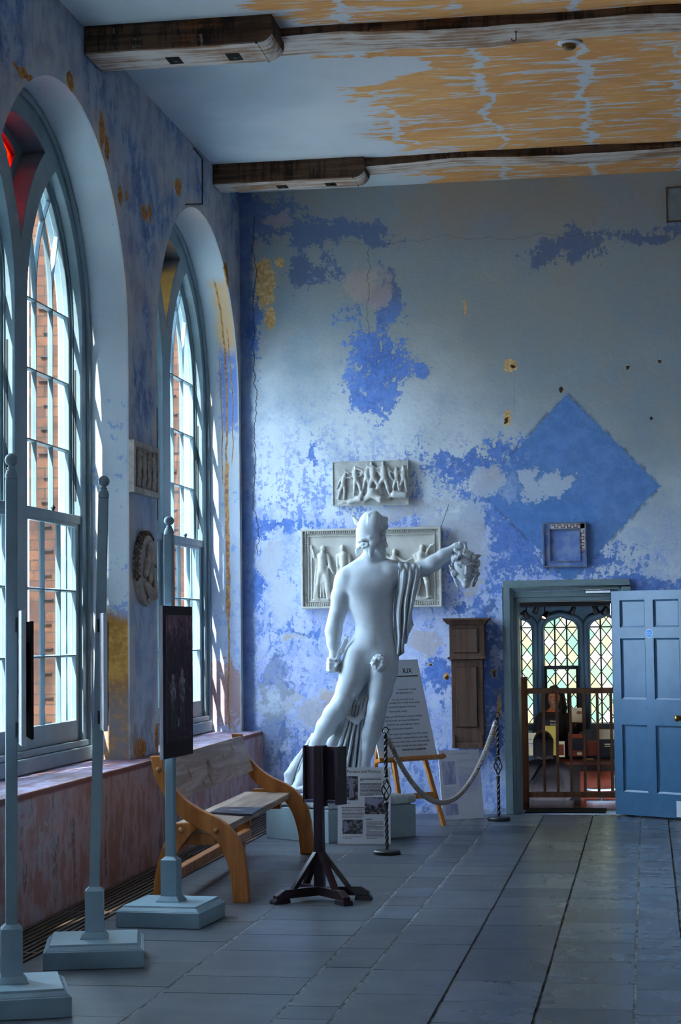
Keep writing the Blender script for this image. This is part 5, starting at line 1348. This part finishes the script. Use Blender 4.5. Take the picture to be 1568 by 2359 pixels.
# --- cloak over the stretched arm
def cloth(name, fn, nu, nv, th=.014):
    """hanging cloth: fn(a, b) -> point, a across 0..1, b down 0..1"""
    mb = MB(); mb.add([fn(i/nu, j/nv) for j in range(nv+1) for i in range(nu+1)], [(j*(nu+1)+i, j*(nu+1)+i+1, (j+1)*(nu+1)+i+1, (j+1)*(nu+1)+i) for j in range(nv) for i in range(nu)])
    o = obj(name, mb, M_PLAST, stt, smooth=True)
    md = o.modifiers.new('thick', 'SOLIDIFY'); md.thickness = th; md.offset = 0
    return o
def smooth01(t): t = min(max(t, 0), 1); return t*t*(3-2*t)
def cloak(a, b, lay=0):
    # b<.22 goes over the arm from behind, then the cloth falls in folds
    xt = 918+a*50; yb = np.interp(a, [0, .2, .42, .46, .70, .74, 1], [1506, 1508, 1500, 1486, 1482, 1466, 1440])
    xb = np.interp(a, [0, .5, 1], [909, 930, 950])+lay*2
    if b < .22:
        t = b/.22; ang = -.3+t*(pi*.95); return T(xt, 1312-15*sin(ang)-6*(1-t)*(1-a)+3*a, .095*cos(ang)-.018-.012*sin(a*20)*(.5+t*.5))
    t = (b-.22)/.78; py = 1316+(yb-1316)*t; px = xt+(xb-xt)*smooth01(t*1.3)+3.0*sin(t*9+a*4)*t
    amp = .012+.034*smooth01(t*1.6)
    w = sin(a*20+1.8*t+.8*sin(t*5))+.30*sin(a*43+3*t)
    return T(px, py, -.100+.05*smooth01(t*1.4)+amp*w+lay*.0)
cloth('cloak', lambda a, b: cloak(a, b), 64, 90)
def cloak_back(a, b):
    px = 908+a*(26-6*b)+2*sin(b*7); yb = 1518-14*a; return T(px, 1318+(yb-1318)*b, .06-.06*b+(.010+.03*b)*sin(a*17+b*2))
cloth('cloak', cloak_back, 30, 60)
# --- drapery that carries the figure behind the legs
s = SDF(T(640, 1850, -.12), T(880, 1570, .42), .009)
s.chain([(T(832, 1570, .16), .10), (T(815, 1640, .18), .12), (T(795, 1720, .18), .15), (T(785, 1815, .15), .17)], .05)
def fan(a, b):
    xl = np.interp(b, [0, .3, 1], [806, 790, 736]); xr = np.interp(b, [0, .3, 1], [842, 836, 832]); px = xl+(xr-xl)*a
    return T(px, 1612+b*212, .03-.05*b+(.012+.040*smooth01(b*1.6))*(sin(a*31+b*1.5)+.3*sin(a*55)))
cloth('drapery_fold', fan, 70, 60)
def trail(a, b):
    c0 = np.interp(b, [0, .5, 1], [722, 694, 668]); wd = np.interp(b, [0, .5, 1], [6, 16, 22]); return T(c0-wd*.5+wd*a-4*sin(b*3), 1690+b*134, .11-.10*b+.02*sin(a*13+b*3)*(.4+b))
cloth('drapery_fold', trail, 24, 40)
s.chain([(T(800, 1650, -.01), .022), (T(820, 1662, -.04), .024), (T(838, 1640, -.02), .020)], .02); s.chain([(T(822, 1660, -.03), .02), (T(834, 1650, -.04), .02), (T(845, 1610, .02), .018)], .02)
s.chain([(T(846, 1560, .10), .04), (T(838, 1600, .06), .035), (T(822, 1622, .03), .025)], .03)
for i in range(4): s.chain([(T(716-i*4, 1705+i*8, .10), .018), (T(690-i*5, 1745+i*6, .08), .022), (T(672-i*4, 1785, .02), .022), (T(664-i*2+(i % 2)*5, 1815, -.02), .020)], .018)
s.obj('drapery', M_PLAST, stt, 1)
# --- broken sword hilt in the hanging hand
mb = MB().bar(T(764, 1546, -.075), T(783, 1505, -.085), .030, .022, (0, -1, 0)).bar(T(783, 1505, -.085), T(788, 1494, -.088), .045, .024, (0, -1, 0)).bar(T(786, 1498, -.088), T(798, 1473, -.095), .034, .016, (0, -1, 0))
mb.bar(T(798, 1473, -.095), T(801, 1465, -.096), .022, .012, (0, -1, 0))
obj('sword_hilt', mb, M_PLAST, stt, bevel=.004)
# --- carved head held out
s = SDF(T(1020, 1370, -.34), T(1122, 1255, .10), .0055)
hc = -.10
s.ell(T(1070, 1308, hc), (.092, .10, .125), .02); s.cone(T(1072, 1325, hc-.03), T(1073, 1344, hc-.05), .066, .04, .03)
s.ell(T(1060, 1306, hc-.098), (.020, .022, .012), .012, sub=True); s.ell(T(1087, 1306, hc-.098), (.020, .022, .012), .012, sub=True)
s.ell(T(1060, 1307, hc-.082), (.014, .014, .009), .005); s.ell(T(1087, 1307, hc-.082), (.014, .014, .009), .005)
s.cone(T(1074, 1302, hc-.098), T(1074, 1321, hc-.118), .010, .015, .010); s.ell(T(1074, 1322, hc-.115), (.018, .012, .008), .008)
s.chain([(T(1052, 1300, hc-.09), .008), (T(1062, 1297, hc-.100), .009), (T(1070, 1301, hc-.10), .007)], .01); s.chain([(T(1078, 1301, hc-.10), .007), (T(1086, 1298, hc-.10), .009), (T(1096, 1302, hc-.085), .007)], .01)
s.ell(T(1074, 1330, hc-.098), (.026, .014, .008), .006); s.ell(T(1074, 1337, hc-.096), (.022, .014, .008), .006); s.ell(T(1074, 1333.4, hc-.108), (.020, .012, .0045), .003, sub=True); s.ell(T(1074, 1349, hc-.075), (.026, .02, .018), .015)
ca_ = SDF(T(1020, 1370, -.34), T(1122, 1255, .10), .0055)
for i in range(80):
    a = rng.uniform(-.55, pi+.55); r = rng.uniform(.95, 1.13); px = 1070+27*r*cos(a); py = 1307-31*r*sin(a)
    if py > 1332: continue
    r0 = rng.uniform(.012, .022); b = rng.uniform(0, 6.28); dy = hc+rng.uniform(-.075, .05)
    ca_.chain([(T(px, py, dy), r0), (T(px+4*cos(b), py+4*sin(b), dy-.012), r0*.8), (T(px+5*cos(b+1.6), py+5*sin(b+1.6), dy-.02), r0*.6)], .004)
for i in range(7):
    for sd in (-1, 1): ca_.ell(T(1072+sd*(29-i*1.8), 1322+i*4.5, hc-.02+rng.uniform(-.03, .01)), rng.uniform(.012, .018), .005)
for sd in (-1, 1): ca_.chain([(T(1070+sd*20, 1284, hc), .018), (T(1070+sd*30, 1281, hc), .015), (T(1070+sd*37, 1276+(sd > 0)*4, hc), .006)], .012)
ca_.chain([(T(1066, 1275, hc), .03), (T(1070, 1285, hc-.04), .035)], .02)
o = s.obj('carved_head', M_PLAST, stt, 1); ca_.obj('carved_curls', M_PLAST, o, 0)

# ================================================================== plaster reliefs
def man(s, fn, x, z, H, face=1, arm=(.3, .2), arm2=(-.25, -.35), lean=0.0, legs=(.06, -.09), robe=False, d=.03):
    """small standing figure in relief; fn(x, z, depth)"""
    k = H/1.0; P = lambda a, b, w=0: fn(x+(a+lean*b)*k, z+b*k, w*k+d*.35)
    R = .034*k
    s.ell(P(.0+.02*face, .93, .03), (.048*k, .048*k, .060*k), .01)
    s.cone(P(0, .88), P(0, .80), .03*k, .04*k, .01)
    s.chain([(P(0, .78, .02), .085*k), (P(0, .66, .02), .075*k), (P(0, .52, .02), .078*k)], .02)
    s.cone(P(-.10, .79), P(.10, .79), .042*k, .042*k, .02)
    for sg, a in ((1, arm), (-1, arm2)): s.chain([(P(.11*sg, .78, .02), .036*k), (P(.11*sg+a[0]*.45, .78+a[1]*.45-.06, .05), .03*k), (P(.11*sg+a[0], .78+a[1], .05), .022*k)], .01)
    for sg, l in ((1, legs[0]), (-1, legs[1])): s.chain([(P(.045*sg, .50, .02), .06*k), (P(.045*sg+l*.6+.02*face, .27, .05), .045*k), (P(.045*sg+l, .03, .02), .026*k), (P(.045*sg+l+.06*face, .015, .03), .02*k)], .012)
    if robe:
        for i in range(6): s.chain([(P(-.10+.04*i, .60, .04), .02*k), (P(-.13+.05*i+.02*sin(i), .30, .06), .024*k), (P(-.15+.06*i, .05, .03), .02*k)], .008)
def relief(name, label, x0, z0, x1, z1, fnm, build, mats, frame=None, depth=.035, group=None, cat='relief', h=.006):
    """panel from (x0,z0) to (x1,z1) in wall coordinates; fnm(u, v, w) -> room, w outwards"""
    t = thing(name, label, cat, fnm((x0+x1)/2, (z0+z1)/2, 0))
    P = [(x0, z0), (x1, z0), (x1, z1), (x0, z1)]
    obj('panel', MB().extrude(P, lambda a, b: fnm(a, b, -.002), lambda a, b: fnm(a, b, depth)), mats, t, bevel=.006)
    c = [fnm(a, b, w) for a in (x0, x1) for b in (z0, z1) for w in (depth-.02, depth+.09)]
    s = SDF(np.min(c, 0), np.max(c, 0), h)
    build(s, lambda x, z, w: fnm(x, z, depth-.008+w)); s.obj('carved_figures', mats, t, 0)
    return t
wallf = lambda u, v, w: (u, D-w, v)
pierf = lambda u, v, w: (XL+w, u, v)
# wide framed relief behind the statue
def b2(s, f):
    z = 2.055
    man(s, f, -3.08, z, .53, 1, (.10, -.30), (-.06, .12), robe=True); s.cone(f(-3.185, z+.01, .015), f(-3.185, z+.50, .015), .008, .008, .004); s.ell(f(-3.185, z+.5, .015), (.016, .012, .03), .005)
    man(s, f, -2.87, z, .53, -1, (.05, -.33), (.02, -.25), robe=True); man(s, f, -2.70, z, .40, 1, (.2, .1), (-.2, -.2))
    man(s, f, -2.52, z, .53, -1, (.2, -.1), (-.2, -.2), robe=True); man(s, f, -2.36, z, .48, 1, (.25, .0), (-.1, -.3), lean=-.05, robe=True)
    man(s, f, -2.13, z, .52, 1, (.22, -.15), (.12, -.2), lean=.03, legs=(.10, -.02))
    s.chain([(f(-2.17, z+.30, .04), .045), (f(-2.06, z+.34, .05), .04)], .02); s.chain([(f(-2.08, z+.38, .03), .012), (f(-2.05, z+.46, .03), .011), (f(-2.02, z+.50, .03), .012), (f(-2.0, z+.505, .03), .015)], .008)
    for x0, x1 in ((-3.20, -2.98), (-2.25, -2.02)): s.ell(f((x0+x1)/2, z-.005, .0), ((x1-x0)/2, .03, .022), .01)
r2 = relief('framed_relief', 'large white plaster relief of standing figures in a toothed frame, behind the statue', -3.275, 1.975, -1.93, 2.725, wallf, b2, plain('cream_plaster_cast', lin(206, 204, 196), .6, .08, 8, .3))
M_CAST = r2.children[0].data.materials[0]
obj('frame', frame_ring(-3.285, 1.965, -1.92, 2.735, .022, D-.075, D-.03), M_CAST, r2, bevel=.006)
mb = MB()
for i in range(62):
    x = -3.245+i*.0212
    for z in (1.992, 2.690): mb.box((x, D-.058, z), (x+.011, D-.034, z+.026))
for i in range(32):
    z = 2.022+i*.0212
    for x in (-3.262, -1.968): mb.box((x, D-.058, z), (x+.026, D-.034, z+.011))
obj('dentil_border', mb, M_CAST, r2)
obj('inner_bead', frame_ring(-3.222, 2.028, -1.983, 2.672, .010, D-.05, D-.03), M_CAST, r2, bevel=.003)
# small battle relief above
def b1(s, f):
    z = 3.02
    man(s, f, -2.885, z, .26, 1, (.30, .15), (-.1, -.3), lean=.15); s.cone(f(-2.93, z+.10, .01), f(-2.80, z+.27, .01), .005, .005, .003)
    man(s, f, -2.72, z+.02, .30, 1, (.3, .05), (-.25, .1), lean=-.1); man(s, f, -2.64, z+.05, .28, 1, (.35, .10), (-.2, -.2), lean=.05)
    man(s, f, -2.55, z, .36, -1, (.2, -.2), (-.35, .05), lean=-.08, legs=(.18, -.12)); man(s, f, -2.47, z+.0, .36, -1, (.15, -.3), (-.35, .12), lean=.02, legs=(.14, -.16))
    man(s, f, -2.34, z+.04, .26, -1, (.2, -.2), (-.2, .2)); man(s, f, -2.27, z+.04, .28, -1, (.1, -.3), (-.2, .0), d=.01)
    s.chain([(f(-2.66, z-.02, .02), .022), (f(-2.58, z+.05, .04), .04), (f(-2.50, z-.01, .04), .035), (f(-2.42, z-.02, .03), .02)], .02)
    s.chain([(f(-2.36, z+.03, .03), .035), (f(-2.26, z+.02, .03), .03)], .02)
    for i in range(18): s.cone(f(-2.95+rng.uniform(0, .35), 2.965+rng.uniform(0, .05), .0), f(-2.90+rng.uniform(0, .35), 2.965+rng.uniform(0, .05), .0), .010, .008, .01)
    s.chain([(f(-2.80, 2.99, .02), .02), (f(-2.70, 3.02, .03), .03), (f(-2.68, 3.07, .03), .015)], .02)
r1 = relief('battle_relief', 'weathered grey plaster relief of fighting figures hanging above the framed one', -2.966, 2.955, -2.23, 3.38, wallf, b1, M_RELIEF, depth=.05, h=.005)
obj('edge_rim', frame_ring(-2.970, 2.951, -2.226, 3.384, .010, D-.058, D-.045), M_RELIEF, r1, bevel=.003)
# reliefs on the pier between the windows
q0 = at(312, 1010, X=XL+.06); q1 = at(362, 1155, X=XL+.06)
ya, yb, za, zb2 = q0.y, 14.53, 2.82, 3.225
def b3(s, f):
    for i in range(4): man(s, f, ya+.16+i*.145, za+.05, .30, 1 if i % 2 else -1, (.05, -.3), (-.05, -.25), robe=True)
r3 = relief('square_relief', 'small square relief of four robed figures on the pier, above the round one', ya+.02, za, yb, zb2, pierf, b3, M_RDIRT, depth=.028)
obj('raised_rim', plate([(ya+.02, za), (yb, za), (yb, zb2), (ya+.02, zb2)], [[(ya+.075, za+.045), (yb-.05, za+.045), (yb-.05, zb2-.045), (ya+.075, zb2-.045)]], .02, lambda u, v, w: (XL+.034-w, u, v)), M_RDIRT, r3, bevel=.004)
mc = Vector((14.175, 2.24)); mr = .285
md = thing('round_relief', 'round carved medallion with bark edge on the pier, below the square relief', 'relief', (XL, mc.x, mc.y))
Mm = Matrix.Translation((XL, mc.x, mc.y)) @ Matrix.Rotation(pi/2, 4, 'Y')
obj('disc', MB().lathe([(mr-.004, -.002), (mr, .010), (mr, .04), (mr-.02, .046), (mr-.045, .038), (.05, .036)], (0, 0, 0), 48, Mm), M_RDIRT, md)
s = SDF((XL+.03, mc.x-.3, mc.y-.32), (XL+.14, mc.x+.3, mc.y+.32), .006)
f = lambda x, z, w: (XL+.033+w, x, z)
man(s, f, mc.x+.02, mc.y-.19, .40, 1, (.2, -.25), (-.2, -.3), lean=.02, legs=(.16, -.10)); s.ell(f(mc.x+.02, mc.y+.17, .02), (.02, .05, .045), .02)
s.chain([(f(mc.x-.10, mc.y-.12, .02), .025), (f(mc.x+.02, mc.y-.20, .04), .04), (f(mc.x+.14, mc.y-.10, .03), .02)], .02); s.chain([(f(mc.x-.06, mc.y+.06, .02), .03), (f(mc.x-.12, mc.y-.05, .02), .02)], .02)
s.ell(f(mc.x+.02, mc.y-.235, .01), (.012, .06, .018), .01)
s.obj('carved_figure', M_RDIRT, md, 0)
mb = MB()
for i in range(15):
    for j in range(3):
        a = radians(60+i*9.5+(j % 2)*4); r = mr+.002; x = .012+j*.016
        mb.ball((0, 0, 0), (.010, .022, .016), 8, Matrix.Translation((XL+x, mc.x+r*cos(a), mc.y+r*sin(a))) @ Matrix.Rotation(a, 4, 'X') @ Matrix.Rotation(.4, 4, 'Z'))
obj('bark_edge', mb, plain('brown_bark_edge', lin(110, 96, 86), .8, .3, 20), md, smooth=True, weld=False)

# ================================================================== two people in the shop
M_HAIRD = plain('dark_hair', lin(22, 18, 20), .5, .2, 40); M_HAIRB = plain('brown_hair', lin(34, 24, 22), .5, .25, 40); M_SKIN = plain('skin', lin(140, 90, 62), .5, .04, 10); M_BLACKT = plain('black_top', lin(20, 18, 22), .8, .1, 30); M_COAT = plain('grey_coat', lin(58, 48, 50), .85, .15, 40)
# woman behind the counter
PW = 21.18
def Q(px, py, dy=0.0): return tuple(at(px, py, Y=PW+dy))
pw = thing('person', 'person with long dark hair in black top holding up a sheet behind the counter', 'person', (-1.08, PW, -.65))
s = SDF(Q(1205, 2000, -.5), Q(1400, 1570, .16), .006); sc = 1/203.0
s.ell(Q(1276, 1608, -.02), (.072, .088, .105), .02); s.cone(Q(1276, 1618, -.04), Q(1275, 1632, -.05), .05, .032, .02); s.cone(Q(1275, 1632, .0), Q(1274, 1650, .0), .048, .055, .02)
s.ell(Q(1276, 1612, -.11), (.012, .018, .018), .008); s.ell(Q(1269, 1606, -.10), (.012, .01, .007), .006, sub=True); s.ell(Q(1284, 1606, -.10), (.012, .01, .007), .006, sub=True); s.ell(Q(1276, 1622, -.10), (.018, .01, .006), .005)
s.chain([(Q(1273, 1660, .02), .15), (Q(1272, 1690, .0), .145), (Q(1272, 1730, .0), .13), (Q(1272, 1770, .0), .15), (Q(1272, 1820, .0), .16)], .05)
s.cone(Q(1248, 1655, .02), Q(1300, 1655, .02), .07, .07, .04)
s.chain([(Q(1244, 1660), .062), (Q(1234, 1695, -.02), .052), (Q(1240, 1722, -.16), .042), (Q(1256, 1730, -.28), .032)], .02)
s.chain([(Q(1303, 1660), .062), (Q(1322, 1685, -.06), .050), (Q(1335, 1676, -.14), .042), (Q(1336, 1652, -.18), .030)], .02)
s.chain([(Q(1258, 1860), .09), (Q(1258, 1930), .07), (Q(1258, 1990), .06)], .03) ; s.chain([(Q(1286, 1860), .09), (Q(1286, 1930), .07), (Q(1286, 1990), .06)], .03)
hx = Q(1337, 1646, -.19)
s.ell(hx, (.036, .022, .04), .01)
for i in range(4): s.chain([(tuple(Vector(hx)+Vector((-.028+i*.016, -.012, .028))), .010), (tuple(Vector(hx)+Vector((-.034+i*.015, -.034, .040-abs(i-1.5)*.004))), .009), (tuple(Vector(hx)+Vector((-.036+i*.014, -.042, .016))), .008)], .004)
s.chain([(tuple(Vector(hx)+Vector((-.03, .0, .0))), .012), (tuple(Vector(hx)+Vector((-.048, -.02, .02))), .010), (tuple(Vector(hx)+Vector((-.05, -.026, .04))), .008)], .005)
def shop_person_mats(o, test):
    me = o.data
    for p in me.polygons:
        p.material_index = test(p.center)
bo = s.obj('body', [M_BLACKT, M_SKIN], pw, 1)
nk = Q(1275, 1639)[2]; wr = Q(1336, 1664)
shop_person_mats(bo, lambda c: 1 if (c.z > nk or (c.z > wr[2] and c.x > wr[0]-.06 and c.x > -.86)) else 0)

s = SDF(Q(1240, 1690, -.25), Q(1310, 1570, .20), .007)
s.ell(Q(1276, 1602, .01), (.086, .098, .115), .02); s.cut(lambda x, y, z: np.where(y < PW-.03, -(np.sqrt(((x-Q(1277, 1612)[0])/.058)**2+((z-Q(1277, 1612)[2])/.082)**2)-1)*.05, -1.0)+0*x)
for i in range(9):
    for sd in (-1, 1): s.chain([(Q(1276+sd*(12+i*.6), 1600, .0+i*.008), .03), (Q(1276+sd*(16+i*.7), 1630, -.02+i*.012), .034), (Q(1275+sd*(17+i*.8), 1668+rng.uniform(-4, 6), -.06+i*.018), .022)], .02)
s.obj('hair', M_HAIRD, pw, 1)
sh = thing('held_sheet', 'cream printed sheet held up by the person behind the counter', 'sheet', Q(1322, 1650, -.23))
fs = lambda u, v, w: tuple(Vector(Q(1314, 1664, -.23))+Vector((u, -w, v)))
obj('paper', slab(fs, 0, 0, .125, .16, 0, .002), M_CREAM, sh); mb = MB(); words(mb, .025, .135, .085, .012, 2, .005, fs, d=.003); obj('print', mb, M_GREYINK, sh)
# seated person seen from behind
PW2 = 19.75
def Q2(px, py, dy=0.0): return tuple(at(px, py, Y=PW2+dy))
ps = thing('person', 'person seated with back turned, grey coat and dark brown hair, behind the gate', 'person', (-1.1, PW2, -.65))
s = SDF(Q2(1190, 1990, -.25), Q2(1340, 1670, .75), .009)
s.ell(Q2(1252, 1715, .02), (.09, .10, .12), .02); s.cone(Q2(1252, 1735, .02), Q2(1254, 1752, .0), .055, .065, .03)
s.chain([(Q2(1262, 1775), .155), (Q2(1262, 1815, .0), .175), (Q2(1262, 1860, .0), .18), (Q2(1262, 1910, .02), .19)], .06); s.cone(Q2(1226, 1768), Q2(1292, 1772), .075, .075, .05)
s.chain([(Q2(1222, 1775), .07), (Q2(1212, 1820, .0), .062), (Q2(1222, 1850, .2), .05)], .03); s.chain([(Q2(1297, 1778), .07), (Q2(1306, 1825, .0), .062), (Q2(1296, 1850, .2), .05)], .03)
s.chain([(Q2(1240, 1920, .05), .10), (Q2(1240, 1915, .45), .085), (Q2(1240, 1985, .50), .06)], .03); s.chain([(Q2(1284, 1920, .05), .10), (Q2(1284, 1915, .45), .085), (Q2(1284, 1985, .50), .06)], .03)
s.obj('body', M_COAT, ps, 1)
s = SDF(Q2(1215, 1770, -.2), Q2(1290, 1670, .2), .008)
s.ell(Q2(1251, 1712, .0), (.108, .115, .135), .02)
for i in range(11): s.chain([(Q2(1236+i*3.0, 1705, -.06), .036), (Q2(1233+i*3.6, 1742+4*sin(i*2), -.07-.02*sin(pi*i/10)), .024)], .02)
s.obj('hair', M_HAIRB, ps, 1)
s = SDF(Q2(1195, 1850, -.30), Q2(1275, 1750, .1), .008); s.chain([(Q2(1246, 1764, -.12), .018), (Q2(1228, 1795, -.175), .018), (Q2(1208, 1822, -.14), .018)], .01); s.obj('bag_strap', M_BLACKT, ps, 0)
sl = thing('stool', 'dark stool that the person in the grey coat sits on', 'stool', (-1.09, PW2+.05, -.65))
c = Q2(1262, 1935, .05); obj('stool_top', MB().lathe([(.19, -.02), (.2, .0), (.2, .03), (.18, .045)], (c[0], c[1], -.20), 28), M_DESK, sl)
for a in range(4): obj('leg', MB().tube([(c[0]+.13*cos(a*pi/2+.6), c[1]+.13*sin(a*pi/2+.6), -.21), (c[0]+.17*cos(a*pi/2+.6), c[1]+.17*sin(a*pi/2+.6), -.65)], .014, 8), M_DESK, sl)

# ================================================================== light
w = bpy.data.worlds.new('daylight'); SC.world = w; w.use_nodes = True; nt = w.node_tree
bg = nt.nodes['Background']; bg.inputs[0].default_value = (.62, .81, 1.0, 1); bg.inputs[1].default_value = 5.0
sd_ = bpy.data.lights.new('sun', 'SUN'); so = bpy.data.objects.new('sun', sd_); COL.objects.link(so); sd_.energy = 4.5; sd_.angle = .01; sd_.color = (1, .93, .82)
so.rotation_euler = Vector((.19, .80, -.78)).to_track_quat('-Z', 'Y').to_euler()
for i, (p, e) in enumerate((((-.9, 20.7, 1.9), 3.5), ((-1.25, 20.85, 1.85), 2.5))):
    l = bpy.data.lights.new('shop_lamp', 'SPOT'); l.energy = e; l.color = (1, .6, .25); l.spot_size = 1.6; l.shadow_soft_size = .04
    o = bpy.data.objects.new('shop_lamp', l); COL.objects.link(o); o.location = p; o.rotation_euler = Vector((.3, -.1, -1)).to_track_quat('-Z', 'Y').to_euler()
SC.view_settings.view_transform = 'Standard'; SC.view_settings.look = 'None'; SC.view_settings.gamma = 1; SC.view_settings.use_curve_mapping = False
SC.view_settings.exposure = 1.92
SC.cycles.use_denoising = True
SC.cycles.max_bounces = 7; SC.cycles.diffuse_bounces = 3; SC.cycles.glossy_bounces = 2; SC.cycles.use_adaptive_sampling = True; SC.cycles.adaptive_threshold = .13; SC.cycles.adaptive_min_samples = 16; SC.cycles.caustics_reflective = False; SC.cycles.caustics_refractive = False; SC.cycles.transparent_max_bounces = 16; SC.cycles.sample_clamp_indirect = 8
